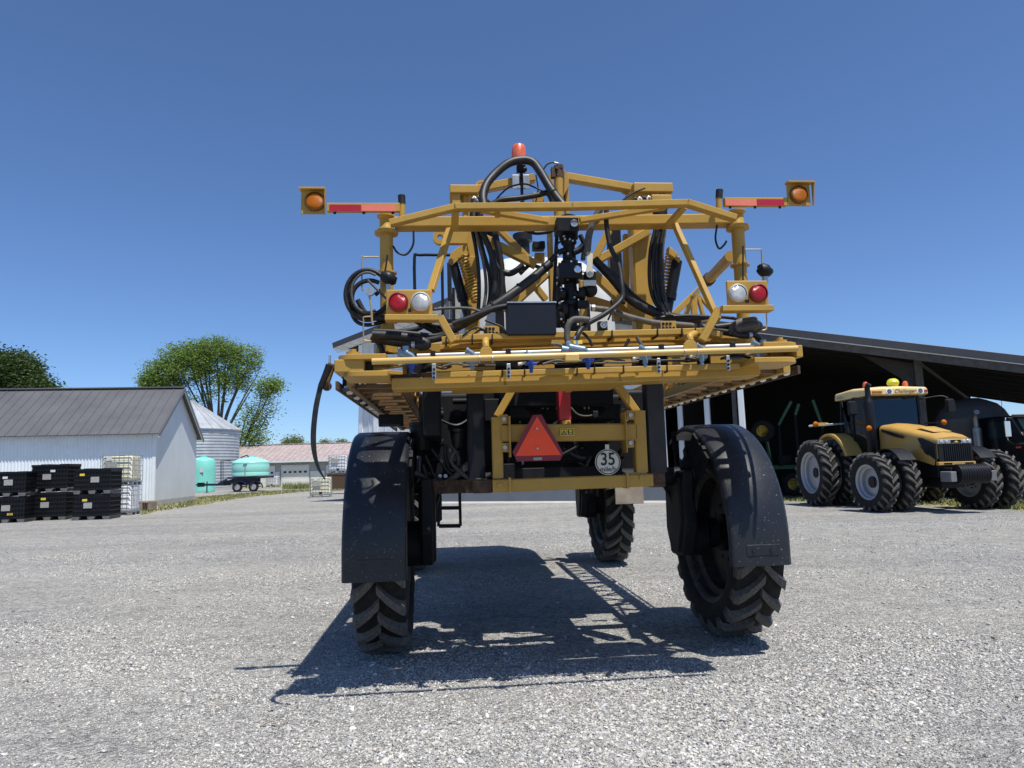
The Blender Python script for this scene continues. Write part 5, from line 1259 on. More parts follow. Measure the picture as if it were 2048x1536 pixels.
# ladder and chain weight under the frame
ly = 2.4; lad = MB(); A, B_, C_, D_ = S(878, 985, ly), S(919, 985, ly), S(877, 1053, ly), S(921, 1052, ly)
lad.beam(A + V((0, 0, .25)), C_, .02, .035, up=(1, 0, 0)); lad.beam(B_ + V((0, 0, .25)), D_, .02, .035, up=(1, 0, 0)); ldo = obj('step_ladder', lad, BLK, sp)
for y in (1016, 1052): obj('ladder_rung', MB().beam(S(878, y, ly), S(921, y - .5, ly), .10, .04), BLK, ldo)
bl = MB(); bl.ball(S(860, 1020, 1.0), PX(6, 1.0)); bl.tube([S(860, 985, 1.0), S(860, 1036, 1.0)], .006, 6, 1); cc = S(860, 1039, 1.0)
bl.tube([cc + V((.018 * math.cos(t), 0, .018 * math.sin(t))) for t in [i * math.pi / 6 for i in range(13)]], .004, 5, 1); obj('chain_weight', bl, BLK, sp)

# ---------------- hinge columns
for (px, yt, yf1, yf2, yb) in ((773, 434, 463, 546, 706), (1478, 424, 453, 531, 700)):
    Yc = -1.3; c = S(px, 500, Yc); z = lambda py: S(px, py, Yc).z; r = PX(13.5, Yc)
    mb = MB(); mb.lathe([(r, z(yb)), (r, z(yf1) - .02)], 28, (c.x, Yc, 0)); co = obj('hinge_column', mb, YEL, sp)
    mb = MB(); mb.lathe([(r * .9, z(yf1)), (r * 1.75, z(yf1)), (r * 1.8, z(yf1) - .012), (r * 1.75, z(yf1) - .024), (r, z(yf1) - .03)], 28, (c.x, Yc, 0)); obj('column_flange', mb, YEL, co)
    mb = MB(); mb.lathe([(r, z(yf2) + .012), (r * 1.5, z(yf2) + .006), (r * 1.5, z(yf2) - .006), (r, z(yf2) - .012)], 28, (c.x, Yc, 0)); obj('column_flange', mb, YEL, co)
    mb = MB(); mb.lathe([(r * 1.2, z(yf1) + .004), (r * 1.2, z(yf1) + .016), (r, z(yf1) + .03), (r, z(yt) - .02), (r * 1.4, z(yt) - .004), (r * 1.4, z(yt) + .006), (r * .9, z(yt) + .008)], 28, (c.x, Yc, 0)); obj('pivot_cap', mb, YEL, co)
    mb = MB(); mb.prism([(c.x - r * 1.6, Yc - .02, z(yb)), (c.x + r * 1.6, Yc - .02, z(yb)), (c.x + r * .9, Yc - .02, z(yb) + .25), (c.x - r * .9, Yc - .02, z(yb) + .25)], (0, .08, 0)); obj('column_foot', mb, YEL, co)
# ---------------- upper frame
bar('guard_bar', [(780, 447), (911, 415), (1145, 413), (1375, 407), (1470, 437)], -1.55, 13, .07)
bar('upper_beam', [(790, 449), (1128, 447)], -1.28, 21, .13); bar('upper_beam', [(1128, 447), (1456, 442)], -1.28, 21, .13)
bar('brace', [(962, 420), (1097, 442)], -1.42, 11, .05); bar('brace', [(1160, 441), (1330, 414)], -1.42, 11, .05)
bar('stub_post', [(911, 418), (909, 458)], [-1.5, -1.35], 9, .05); bar('stub_post', [(1368, 414), (1338, 448)], [-1.5, -1.35], 9, .05)
bar('stub_post', [(995, 418), (995, 432)], [-1.5, -1.42], 9, .04)
bar('diagonal_strut', [(900, 458), (862, 582)], [-1.35, -1.6], 9.5, .05); bar('diagonal_strut', [(1350, 450), (1436, 641)], [-1.35, -1.6], 10, .05)
# masts
for (c_, w_, b_, t_) in ((944, 30, 650, 384), (1287, 40, 650, 380)):
    p, q_ = S(c_, b_, -.75), S(c_, t_, -.75); mb = MB(); mb.beam((p.x, -.75, 2.3), (p.x, -.75, q_.z), PX(w_, -.75), .15, up=(0, 1, 0)); obj('mast', mb, YEL, sp)
for (x0, x1, y0, y1, sx) in ((899, 957, 368, 386, -1), (1267, 1347, 364, 384, 1)):
    h_ = slab('mast_head', x0, x1, y0, y1, -.88, .30, YEL, bevel=.01)
    xa = (904, 921) if sx < 0 else (1329, 1344)
    slab('mast_ear', xa[0], xa[1], y1, 410, -.86, .12, YEL, h_)
    xb = (936, 957) if sx < 0 else (1268, 1316)
    g_ = MB(); g_.prism([S(x, y, -.84) for x, y in ((xb[0], y1), (xb[1], y1), (xb[1], 440), (xb[0], 440))], (0, .2, 0)); obj('mast_gusset', g_, YEL, h_, bevel=.006)
slab('side_lug', 884, 935, 458, 487, -.92, .05, YEL); 
lo = MB(); lo.lathe([(.055, 0), (.055, .05), (.022, .05), (.022, 0), (.055, 0)], 20, S(880, 474, -.93), (0, 1, 0), cap=False); obj('lug_eye', lo, YEL, sp)
bar('top_bar', [(1068, 357), (955, 380)], -.78, 16, .08); bar('top_bar', [(1132, 355), (1268, 378)], -.78, 16, .08)
for px, py, sx in ((963, 372, 1), (1252, 376, 1)):
    c = S(px, py, -.74); mb = MB(); R_ = PX(13, -.74); mb.lathe([(R_, 0), (R_, .02), (R_ * .66, .02), (R_ * .66, 0), (R_, 0)], 20, c, (0, 1, 0), up=(0, 0, 1), cap=False); obj('lifting_eye', mb, YEL, sp)
for x0, x1, x2 in ((1098, 1106, 1112), (1137, 1128, 1122)):
    mb = MB(); mb.prism([S(a, b, -.86) for a, b in ((x0, 350), (x1, 338), (x1, 384), (x2, 400), (x0 - (x1 - x0) * .2, 372))], (0, .16, 0)); obj('head_gusset', mb, YEL, sp, bevel=.005)
slab('head_post', 1130, 1140, 372, 440, -.82, .08, YEL)
slab('head_post', 1066, 1088, 384, 404, -.70, .06, YEL)
cyl('lift_cylinder', S(1117, 460, -.95), S(1117, 352, -.95), PX(9.5, -.95), YEL)
mb = MB(); mb.tube([S(1117, 356, -.95), S(1117, 333, -.95)], PX(10.5, -.95), 12, 1); mb.box(S(1106, 346, -.97), (.03, .05, .08)); mb.box(S(1113, 335, -.99), (.02, .03, .03)); mb.box(S(1122, 334, -.97), (.02, .04, .03)); obj('cylinder_head', mb, RUST, sp)
hose('cylinder_lead', [(1086, 340), (1094, 329), (1104, 325), (1114, 327), (1117, 333)], -.98, 1.7); 
cyl('lead_fitting', S(1109, 325.5, -.98), S(1116, 327, -.98), .008, STEEL)
# X bracing
for pts, y, h in (([(968, 478), (1072, 530)], -.9, 17), ([(1000, 462), (1056, 518)], -.55, 12), ([(1092, 548), (1010, 622)], -.85, 18), ([(1060, 560), (1092, 600)], -.6, 12),
                  ([(1187, 521), (1217, 463)], -1.0, 15), ([(1190, 524), (1296, 464)], -.85, 16), ([(1188, 549), (1262, 618)], -.85, 18), ([(1176, 598), (1300, 636)], -.8, 14)):
    bar('cross_brace', pts, y, h, .07)
slab('centre_post', 1096, 1112, 440, 660, -.9, .10, YEL); slab('centre_post', 1160, 1176, 560, 660, -.8, .08, YEL)
slab('sensor_bracket', 1070, 1090, 505, 522, -.7, .08, YEL); slab('sensor_box', 1066, 1091, 481, 497, -.75, .10, BLKP, bevel=.01)
for pts in ([(1228, 570), (1233, 640)], [(1252, 470), (1252, 640)]): bar('inner_post', pts, -.5, 12, .06)

slab('inner_mast', 1217, 1246, 452, 560, -.35, .10, BLK); slab('inner_mast', 978, 1002, 455, 620, -.40, .10, BLK)
# ---------------- lower frame
bar('channel_beam', [(884, 682), (922, 677), (1402, 664), (1440, 672)], -1.52, 12, .10)
bar('cross_beam', [(800, 702), (1490, 681)], -1.22, 20, .20); bar('frame_rail', [(880, 697), (960, 692), (1330, 678), (1480, 684)], -1.4, 9, .10)
for xa, xb in ((872, 990), (1062, 1108), (1205, 1262), (1335, 1392), (1420, 1500)): bar('web_plate', [(xa, 731 - (xa - 835) * .0286), (xb, 731 - (xb - 835) * .0286)], -1.28, 28, .02)
bar('dark_gap_backing', [(815, 729), (1490, 709)], -1.05, 34, .03, CHAS)  # added dark sheet behind the web gaps, standing in for shade
bar('lower_flange', [(872, 751), (1476, 733)], -1.62, 11, .06)
bar('lower_beam', [(786, 771), (1010, 765), (1235, 758), (1505, 745)], -1.46, 22, .22)
bar('belly_plate', [(905, 778), (1235, 770)], -1.2, 6, .5)
br_ = MB(); br_.prism([S(a, b, -1.55) for a, b in ((1470, 725), (1505, 725), (1512, 752), (1395, 756), (1470, 742))], (0, .25, 0)); obj('end_gusset', br_, YEL, sp, bevel=.004)
br_ = MB(); br_.prism([S(a, b, -1.5) for a, b in ((760, 752), (880, 742), (890, 765), (800, 772))], (0, .2, 0)); obj('end_gusset', br_, RUST, sp, bevel=.004)
pp = MB(); pp.tube([S(744, 723, -1.88), S(1594, 697, -1.88)], PX(6.6, -1.88), 20, 1); pipe = obj('breakaway_pipe', pp, YELB, sp)
wp = MB(); wp.tube([S(834, 711, -1.72), S(1508, 690, -1.72)], PX(3.6, -1.72), 12, 1); wpo = obj('spray_line', wp, WPIPE, sp)
for x, y in ((866, 707), (1017, 703), (1324, 694), (1467, 690)):
    slab('line_clamp', x - 5, x + 5, y - 6, y + 7, -1.75, .06, BLKP, wpo, .003)
for x, yt, yb in ((868, 727, 760), (1017.5, 727, 757), (1318, 716, 747), (1457, 711, 741)):
    o = slab('slotted_bracket', x - 4.5, x + 4.5, yt, yb, -1.78, .012, STEEL, bevel=.004)
    for k in range(3): bolt(o, S(x, yt + (yb - yt) * (.35 + .25 * k), -1.787), .008, m=BLK)
for x, y in ((972, 699), (1381, 686)):
    mb = MB(); mb.prism([S(a, b, -1.82) for a, b in ((x - 14, y + 12), (x - 10, y - 2), (x - 5, y - 6), (x + 5, y - 6), (x + 11, y - 2), (x + 15, y + 12))], (0, .03, 0)); sd_ = obj('pipe_saddle', mb, YEL, sp, bevel=.003)
    mb = MB(); mb.tube([S(x, y - 4, -1.80), S(x - 1, y - 14, -1.78), S(x + (8 if x > 1000 else 0), y - 19, -1.68), S(x + (-20 if x > 1000 else 0), y - 10, -1.5)], PX(7, -1.8), 12); obj('saddle_elbow', mb, YEL, sd_)
    for dx in (-13, 13):
        c = S(x + dx, y + 19, -1.88); rr = PX(7.8, -1.88); mb = MB(); mb.tube([c + V((0, rr * math.sin(t), rr * math.cos(t))) for t in [i * math.pi / 6 for i in range(13)]], .0045, 6, 1); obj('u_bolt', mb, STEEL, sd_)
slab('centre_coupling', 1130, 1159, 708, 722, -1.92, .06, YELB, pipe, .006)
# nozzles
for i, (x, y) in enumerate(((823, 727), (944, 722), (1062, 727), (1176, 720), (1290, 716), (1403, 712), (1516, 706))):
    b0 = MB(); p = S(x, y, -1.70); b0.tube([p + V((0, 0, .02)), p + V((0, 0, -.035))], .017, 12, 1); b0.tube([p + V((0, 0, -.03)), p + V((0, 0, -.06))], .012, 12, 1); b0.tube([p + V((-.04, 0, .0)), p + V((.04, 0, .0))], .012, 10, 1)
    nz_ = obj('spray_nozzle', b0, BLUEP if i in (0, 2, 3) else BLUEG, sp)
    mb = MB(); mb.tube([p + V((-.085, -.01, -.005)), p + V((-.03, 0, .008))], .011, 10, 1, .008); obj('nozzle_cap', mb, CREAM, nz_)
    q_ = S(x - 10, y - 22, -1.74); mb = MB(); mb.tube([q_, q_ + V((.035, 0, -.02)), q_ + V((.05, 0, -.045))], .014, 10, 2); mb.disc(q_, .018, (-1, 0, .6), .012, 12); obj('nozzle_valve', mb, BLUEG, nz_)
# small lines and brackets around the spray line
rnd = random.Random(9)
for i in range(30):
    x = rnd.uniform(840, 1480); y = 735 - (x - 870) * .03; x2 = x + rnd.uniform(25, 70)
    hose('spray_hose', [(x, y), ((x + x2) / 2, y + rnd.uniform(-9, 5)), (x2, y - 2)], -1.6 + rnd.uniform(-.05, .1), rnd.uniform(1.8, 3.2), rnd.choice((HOSE, HOSE, HOSEG)), n=7)
for x, y in ((893, 678), (945, 676), (985, 676), (1225, 668), (1316, 665), (1365, 664), (1392, 664)):
    slab('tie_strap', x - 1.2, x + 1.2, y - 8, y + 8, -1.585, .13, BLKP, bevel=0)
for x, y in ((1005, 745), (1050, 744), (1155, 741), (1190, 739), (1248, 738), (1335, 736)): slab('tie_strap', x - 1.2, x + 1.2, y - 8, y + 8, -1.66, .08, BLKP, bevel=0)
# manifold label plates with holes
for x, y in ((983, 662), (1337, 652)):
    o = slab('hose_plate', x - 16, x + 16, y - 10, y + 10, -1.55, .006, YEL, bevel=.002)
    for r_ in range(2):
        for c_ in range(4):
            if r_ == 0 and c_ == 3: continue
            hm = MB(); p = S(x - 10.5 + c_ * 7, y - 4.5 + r_ * 9, -1.552); hm.disc(p, .010, (0, 1, 0), .006, 10); obj('plate_hole', hm, BLK, o)
# outer boom hinges
for sd, pts in ((-1, dict(top=((672, 714), (700, 706), (733, 709), (772, 709), (772, 718), (733, 718), (680, 717)), blk=(668, 728, 719, 744), low=((683, 748), (733, 740), (775, 740), (773, 751), (735, 751), (690, 752)))),
                (1, dict(top=((1528, 684), (1556, 682), (1597, 681), (1604, 690), (1600, 692), (1554, 695), (1527, 695)), blk=(1592, 1607, 690, 714), low=((1509, 716), (1557, 714), (1603, 713), (1603, 721), (1557, 724), (1510, 726))))):
    for k in ('top', 'low'):
        mb = MB(); P = [S(a, b, -1.80) for a, b in pts[k]]; zc = sum(p.z for p in P) / len(P)
        x0, x1 = min(p.x for p in P), max(p.x for p in P); xe = x0 if sd < 0 else x1; xi = x1 if sd < 0 else x0
        out = [(xi, -1.80), (xe - sd * .10, -1.80)] + [(xe - sd * .10 + sd * .10 * math.sin(rad(a)), -1.70 - .10 * math.cos(rad(a))) for a in (20, 45, 70, 90)] + [(xe, -1.45), (xi, -1.40)]
        mb.prism([V((a, b, zc - .018)) for a, b in out], (0, 0, .036)); obj('hinge_plate', mb, YEL, sp, bevel=.005)
        if k == 'top':
            mb = MB(); mb.disc((xe - sd * .09, -1.68, zc + .03), .045, (0, 0, 1), .03, 20); mb.disc((xe - sd * .09, -1.68, zc + .05), .02, (0, 0, 1), .03, 12); obj('hinge_pin', mb, YEL, sp)
    x0, x1, y0, y1 = pts['blk']; slab('hinge_block', x0, x1, y0, y1, -1.78, .22, YEL, bevel=.007)
slab('hinge_web', 728, 745, 719, 742, -1.70, .05, BLK); slab('hinge_web', 1540, 1592, 700, 716, -1.60, .05, YEL)

# ---------------- folded booms along both sides
def boom(sd, x_in, x_out, z0, z1, y0, y1):
    t = MB()
    for x in (x_in, x_out):
        t.beam((x, y0, z0), (x, y1, z0), .05, .06); t.beam((x, y0, z1), (x, y1, z1), .04, .05)
    bo = obj('boom_section', t, YELD if sd < 0 else YEL, sp)
    n = 20
    for i in range(n):
        y = y0 + (y1 - y0) * (i + .5) / n
        obj('boom_slat', MB().beam((x_in, y, z0 - .005), (x_out, y, z0 - .005), .05, .03), YELD, bo)
        ya, yb = (y0 + (y1 - y0) * i / n, y0 + (y1 - y0) * (i + 1) / n)
        xx = (x_in, x_out) if i % 2 else (x_out, x_in)
        obj('boom_lattice', MB().beam((xx[0], ya, z1), (xx[1], yb, z1), .045, .03), YEL, bo)
        for x in (x_in, x_out): obj('boom_web', MB().beam((x, ya if i % 2 else yb, z0), (x, yb if i % 2 else ya, z1), .025, .03), YEL, bo)
    ln = MB(); xn = x_out + sd * .05; ln.tube([(xn, y0, z0 + .05), (xn, y1, z0 + .05)], .013, 8, 1); ln.tube([(xn - sd * .10, y0, z0 + .12), (xn - sd * .10, y1, z0 + .12)], .02, 8, 1); obj('boom_spray_line', ln, BLKP, bo)
    for i in range(24):
        y = y0 + .1 + i * .2
        if y > y1: break
        m_ = MB(); m_.tube([(xn, y, z0 + .06), (xn, y, z0 - .01)], .018, 8, 1); m_.tube([(xn - sd * .05, y + .02, z0 + .01), (xn + sd * .01, y, z0 + .0)], .016, 8, 1); no = obj('boom_nozzle', m_, BLUEP if i % 3 else BLKP, bo)
        m_ = MB(); m_.disc((xn - sd * .005, y, z0 - .02), .024, (.0, -.5, -1), .022, 12); obj('nozzle_cap', m_, CREAM if i % 2 else CHROME, no)
    m_ = MB(); m_.beam((xn + sd * .04, y0, z0 - .01), (xn + sd * .04, y1, z0 - .01), .02, .06); obj('boom_guard', m_, RUST, bo)
    return bo
zb0 = S(690, 768, -1.35).z
boom(-1, -1.22, -1.58, zb0, zb0 + .17, -1.35, 4.2)
boom(1, 1.18, 1.52, zb0 + .06, zb0 + .22, -1.35, 4.2)
# inner end frames, cradle
slab('boom_cradle', 757, 806, 829, 852, .75, .10, BLK); obj('boom_cradle', MB().bb(1.1, 1.6, 2.2, 2.3, zb0 - .1, zb0 - .04), BLK, sp)
bx = MB(); bx.bb(-1.12, -.98, -.6, 1.2, 1.75, 2.25); obj('battery_box', bx, CHAS, sp, bevel=.02)
for pts, y, h in (([(1344, 632), (1402, 575)], .4, 12), ([(1370, 634), (1385, 592)], .5, 9), ([(1388, 634), (1388, 590)], .6, 12), ([(1406, 630), (1395, 590)], .6, 7), ([(1422, 620), (1398, 592)], .6, 5), ([(1340, 640), (1420, 636)], .5, 12)):
    bar('boom_truss', pts, y, h, .05)
# rubber strap at the outer left corner
st_ = MB(); st_.tube([S(659, 730, -1.78), S(652, 748, -1.78), S(641, 774, -1.78)], PX(7.5, -1.78), 12, 4, PX(6, -1.78)); gp_ = obj('strap_grip', st_, BLKP, sp)
rings = []
path = catmull([S(a, b, -1.78) for a, b in ((641, 773), (632, 815), (627, 862), (628, 900), (636, 934), (650, 959))], 6)
for i, p in enumerate(path):
    k = 1 - .75 * max(0, (i / (len(path) - 1) - .55) / .45); w = PX(5, -1.78) * k; rings.append([p + V((-w, -.006, 0)), p + V((w, -.006, 0)), p + V((w, .006, 0)), p + V((-w, .006, 0))])
mb = MB(); mb.loft(rings); obj('rubber_strap', mb, HOSE, gp_)
slab('strap_hook', 657, 661, 708, 735, -1.72, .02, STEEL); mb = MB(); mb.lathe([(.03, 0), (.03, .02), (.014, .02), (.014, 0), (.03, 0)], 14, S(653, 772, -1.72), (0, 1, 0), cap=False); obj('strap_eye', mb, RUST, sp)
mb = MB(); mb.beam(S(664, 728, -1.70), S(648, 775, -1.70), .05, PX(14, -1.7), up=(1, 0, 0)); obj('boom_end_plate', mb, YELD, sp)

# ---------------- lamps
def lamp(par, px, py, rpx, y, m, ring):
    c = S(px, py, y); r = PX(rpx, y); mb = MB(); mb.lathe([(r, .01), (r, -.018), (r * .86, -.026), (r * .84, -.012)], 32, c, (0, 1, 0)); o = obj('lamp_bezel', mb, ring, par)
    return c, r, o
def lens(par, px, py, rpx, y, m, name):
    c = S(px, py, y); r = PX(rpx, y); mb = MB(); mb.lathe([(r * .84, .004), (r * .84, -.012), (r * .7, -.017), (r * .4, -.020), (0, -.021)], 32, c, (0, 1, 0)); obj(name, mb, m, par)
RBZ = mat('dark_red_bezel', (.16, .006, .012), .35, var=.1); GBZ = mat('grey_bezel', (.42, .42, .40), .4, var=.1); OBZ = mat('dark_amber_bezel', (.16, .06, .01), .4, var=.1)
for (x0, x1, y0, y1, rx, ry, wx, wy, rail, leg) in ((772, 865, 579, 632, 797, 605, 841.5, 604, ((771, 637), (876, 637)), ((880, 634), (907, 683))), (1453, 1539, 561, 613, 1516, 587, 1475, 587, ((1441, 619), (1542, 618)), ((1438, 618), (1404, 681)))):
    b_ = slab('tail_light_bracket', x0, x1, y0, y1, -1.72, .025, YEL, bevel=.008)
    lamp(b_, rx, ry, 20, -1.725, REDL, RBZ); lens(b_, rx, ry, 20, -1.735, REDL, 'red_lamp')
    lamp(b_, wx, wy, 20, -1.725, WHTL, GBZ); lens(b_, wx, wy, 20, -1.735, WHTL, 'clear_lamp')
    slab('lamp_switch', (rx + wx) / 2 - 3, (rx + wx) / 2 + 3, ry + 12, ry + 18, -1.735, .012, BLK, b_, 0)
    bk = MB()
    for a in (rx, wx): bk.disc(S(a, ry, -1.66), PX(16, -1.7), (0, 1, 0), .07, 24)
    obj('lamp_housing', bk, BLKP, b_)
    o = bar('bracket_rail', list(rail), -1.74, 12, .09); bar('bracket_leg', list(leg), -1.72, 15, .05)
for (px, py, x0, x1, yt, yb, bx0, bx1, by, po, sx) in ((630, 404, 602, 650, 381, 428, 655, 800, 416, 804, -1), (1597, 390, 1573, 1622, 368, 412, 1572, 1448, 405, 1438, 1)):
    Ym = -1.45; b_ = slab('marker_light_box', min(x0, x1), max(x0, x1), yt, yb, Ym, .012, YEL, bevel=.003)
    a, q_ = S(x0 - 2, yt, Ym), S(x1 + 2, yt, Ym); mb = MB(); mb.bb(a.x, q_.x, Ym - .045, Ym + .015, a.z - .002, a.z + .010)
    e = x1 if sx < 0 else x1; xa = S(x1, yt, Ym).x if sx < 0 else S(x1, yt, Ym).x
    mb.prism([(xa, Ym - .04, S(x1, yt, Ym).z), (xa, Ym, S(x1, yt, Ym).z), (xa, Ym, S(x1, yb, Ym).z), (xa, Ym - .01, S(x1, yb, Ym).z)], (.008, 0, 0)); obj('light_hood', mb, YEL, b_)
    lamp(b_, px, py, 20, Ym - .003, AMBL, OBZ); lens(b_, px, py, 20, Ym - .012, AMBL, 'amber_lamp')
    o = bar('marker_arm', [(bx0, by), (bx1, by)], Ym + .02, 18, .04)
    xm = bx0 + (bx1 - bx0) * (.44 if sx < 0 else .42)
    def strip(xa, xb, m, nm): 
        p, q2 = S(min(xa, xb), by - 6.5, Ym), S(max(xa, xb), by + 6.5, Ym); obj(nm, MB().bb(p.x, q2.x, Ym - .004, Ym - .001, q2.z, p.z), m, o)
    if sx < 0: strip(659, 722, REDR, 'red_reflector'); strip(723, 792, SALM, 'faded_reflector')
    else: strip(1568, 1514, REDR, 'red_reflector'); strip(1513, 1450, SALM, 'faded_reflector')
    for t in (.1, .5, .9): bolt(o, S(bx0 + (bx1 - bx0) * t, by + 10, Ym + .02), .010, (0, 0, 1), BLK)
    cyl('marker_post', S(po, by + 18, Ym + .03), S(po, by - 10, Ym + .03), PX(6.5, Ym), YEL); mb = MB(); mb.tube([S(po, by - 8, Ym + .03), S(po - sx * -1, by - 25, Ym + .03)], PX(7.5, Ym), 14, 1, PX(7.8, Ym)); obj('post_cap', mb, HOSE, sp)
# beacon
bq = S(1038, 317, -.85); mb = MB(); r_ = PX(16, -.85); hh = S(1038, 290, -.85).z - bq.z
mb.lathe([(r_, -.03), (r_, 0), (r_ * .95, hh * .4), (r_ * .86, hh * .85), (r_ * .7, hh * .97), (0, hh)], 24, bq); obj('beacon', mb, ORNG, sp)
mb = MB(); mb.tube([S(1042, 326, -.85), S(1044, 392, -.85)], PX(3.2, -.85), 10, 1); mb.box(S(1042, 338, -.85), (.07, .05, .05)); mb.ball(S(1049, 339, -.87), .022); mb.lathe([(.012, 0), (.02, .05), (.004, .1)], 10, S(1044, 388, -.85), (0, 0, -1)); obj('beacon_mount', mb, BLK, sp)
for x0, x1 in ((1024, 1039), (1046, 1060)): slab('beacon_plate', x0, x1, 349, 378, -.88, .01, STEEL, bevel=.004)
for x in (1038, 1049): bolt(sp, S(x, 374, -.89), .012)
# work lamps in bags, thin rods
for px, py, sx in ((777, 556, 1), (1529, 541, 1)):
    c = S(px, py, -1.5); mb = MB(); rings = []; rr = random.Random(int(px))
    for i in range(9):
        th = math.pi * i / 8; rings.append([c + V((PX(16, -1.5) * math.sin(th) * math.cos(a) * rr.uniform(.85, 1.15) + .012 * math.cos(th), .055 * math.sin(th) * math.sin(a), -PX(15, -1.5) * math.cos(th) * rr.uniform(.9, 1.05))) for a in [k * math.pi / 6 for k in range(12)]])
    mb.loft(rings); o = obj('covered_work_lamp', mb, BLKP, sp, smooth=30); mb = MB(); mb.box(c + V((-.0, 0, -.07)), (.03, .03, .05)); obj('lamp_foot', mb, STEEL, o)
RODM = mat('thin_tan_rod', (.42, .32, .18), .45, metal=.3)
hose('guard_rod', [(758, 514), (728, 514), (724, 517), (724, 575), (727, 580)], -1.4, 1.6, RODM, n=6, sub=2); hose('guard_rod', [(745, 633), (728, 634), (727, 640), (727, 675), (732, 681), (743, 682)], -1.5, 1.6, RODM, n=6, sub=2)
hose('guard_rod', [(1490, 499), (1519, 499), (1523, 502), (1524, 528)], -1.4, 1.6, RODM, n=6, sub=2); hose('guard_rod', [(1518, 659), (1533, 658), (1533, 625)], -1.5, 1.6, RODM, n=6, sub=2)
hose('lead_wire', [(770, 545), (775, 510)], -1.4, 1.8, HOSE, sub=1); hose('lead_wire', [(1486, 560), (1486, 492)], -1.4, 1.8, HOSE, sub=1)
hose('lead_wire', [(786, 492), (795, 505), (812, 509), (826, 490), (827, 462)], -1.35, 2.2); hose('lead_wire', [(1434, 450), (1431, 478), (1438, 497), (1448, 490), (1453, 482)], -1.35, 2.2)

# ---------------- black box, valve stack
slab('control_box', 1014, 1113, 605, 668, -1.62, .16, mat('dark_navy_box', (.009, .012, .020), .5, var=.12, scale=3, spec=.25), bevel=.004)
slab('box_lid_edge', 1014, 1113, 603, 605, -1.625, .17, STEEL, bevel=0)
vx = 1138; vy = -1.25
mb = MB(); prof = []
for py, r in ((430, 9), (434, 18), (462, 18), (464, 20), (470, 20), (471, 14), (474, 20), (478, 20), (480, 15), (486, 17), (492, 12), (508, 14), (520, 14), (523, 18), (555, 18), (557, 17), (562, 19), (566, 19), (568, 13), (590, 15), (602, 15), (604, 19), (612, 19), (614, 14), (640, 17), (660, 17)):
    prof.append((PX(r, vy), S(vx, py, vy).z))
prof.reverse(); c = S(vx, 500, vy); mb.lathe([(r, z) for r, z in prof], 20, (c.x, vy, 0)); vs_ = obj('valve_stack', mb, BLKP, sp, smooth=30)
for x0, x1, y0, y1 in ((1113, 1158, 434, 462), (1118, 1165, 525, 555)):
    o = slab('valve_motor', x0, x1, y0, y1, vy - .16, .14, BLK, vs_, .006); e = MB(); e.lathe([(.028, 0), (.028, -.012), (.02, -.018), (0, -.018)], 8, S(x1 - 10, (y0 + y1) / 2 - 1, vy - .16), (0, 1, 0)); obj('motor_cap', e, CHROME, o)
slab('valve_motor', 1155, 1178, 600, 612, vy - .12, .10, BLK, vs_, .005)
for px, py in ((1122, 588), (1127, 618), (1163, 588), (1120, 632)):
    e = MB(); e.lathe([(.045, -.02), (.05, -.01), (.05, .02), (.03, .03), (0, .03)], 18, S(px, py, vy - .06), (-1 if px < 1138 else 1, -.2, 0)); obj('valve_flange', e, BLKP, vs_)
for (pts, r) in (([(1130, 500), (1118, 505), (1108, 515), (1098, 525)], 6), ([(1146, 505), (1158, 500), (1166, 492)], 7), ([(1125, 480), (1114, 490), (1118, 505)], 2), ([(1120, 640), (1130, 655), (1150, 650)], 4), ([(1146, 585), (1160, 590), (1172, 575)], 8)):
    hose('valve_elbow', pts, vy - .04, r, BLKP, vs_)
for i in range(22):
    px, py = random.Random(i).uniform(1108, 1168), random.Random(i + 50).uniform(465, 655); e = MB(); e.box(S(px, py, vy - .10), (.012, .02, .012)); obj('fastener', e, STEEL if i % 3 else CREAM, vs_)
mb = MB(); A = [(1174, 508), (1176, 504), (1180, 502), (1184, 504), (1186, 508), (1185, 535), (1188, 545), (1186, 552), (1180, 555), (1174, 552), (1172, 545), (1174, 535)]
mb.prism([S(a, b, vy - .12) for a, b in A], (0, .012, 0)); hn = obj('valve_handle', mb, CREAM, sp, bevel=.003); bolt(hn, S(1180, 546, vy - .125), .014)
slab('flow_plate', 1167, 1193, 560, 571, vy - .11, .03, LABEL, bevel=.002); mb = MB(); mb.tube([S(1180, 545, vy - .06), S(1180, 575, vy - .06)], .045, 14, 1); mb.ball(S(1180, 580, vy - .04), .055); obj('ball_valve', mb, BLKP, sp)
cm = slab('camera_box', 1197, 1216, 642, 664, -1.45, .06, BLKP, bevel=.004); e = MB(); e.lathe([(.024, 0), (.024, -.012), (.018, -.012), (.016, -.004), (.010, -.004), (.008, -.010), (0, -.010)], 20, S(1207, 650, -1.45), (0, 1, 0)); obj('camera_lens', e, STEEL, cm)

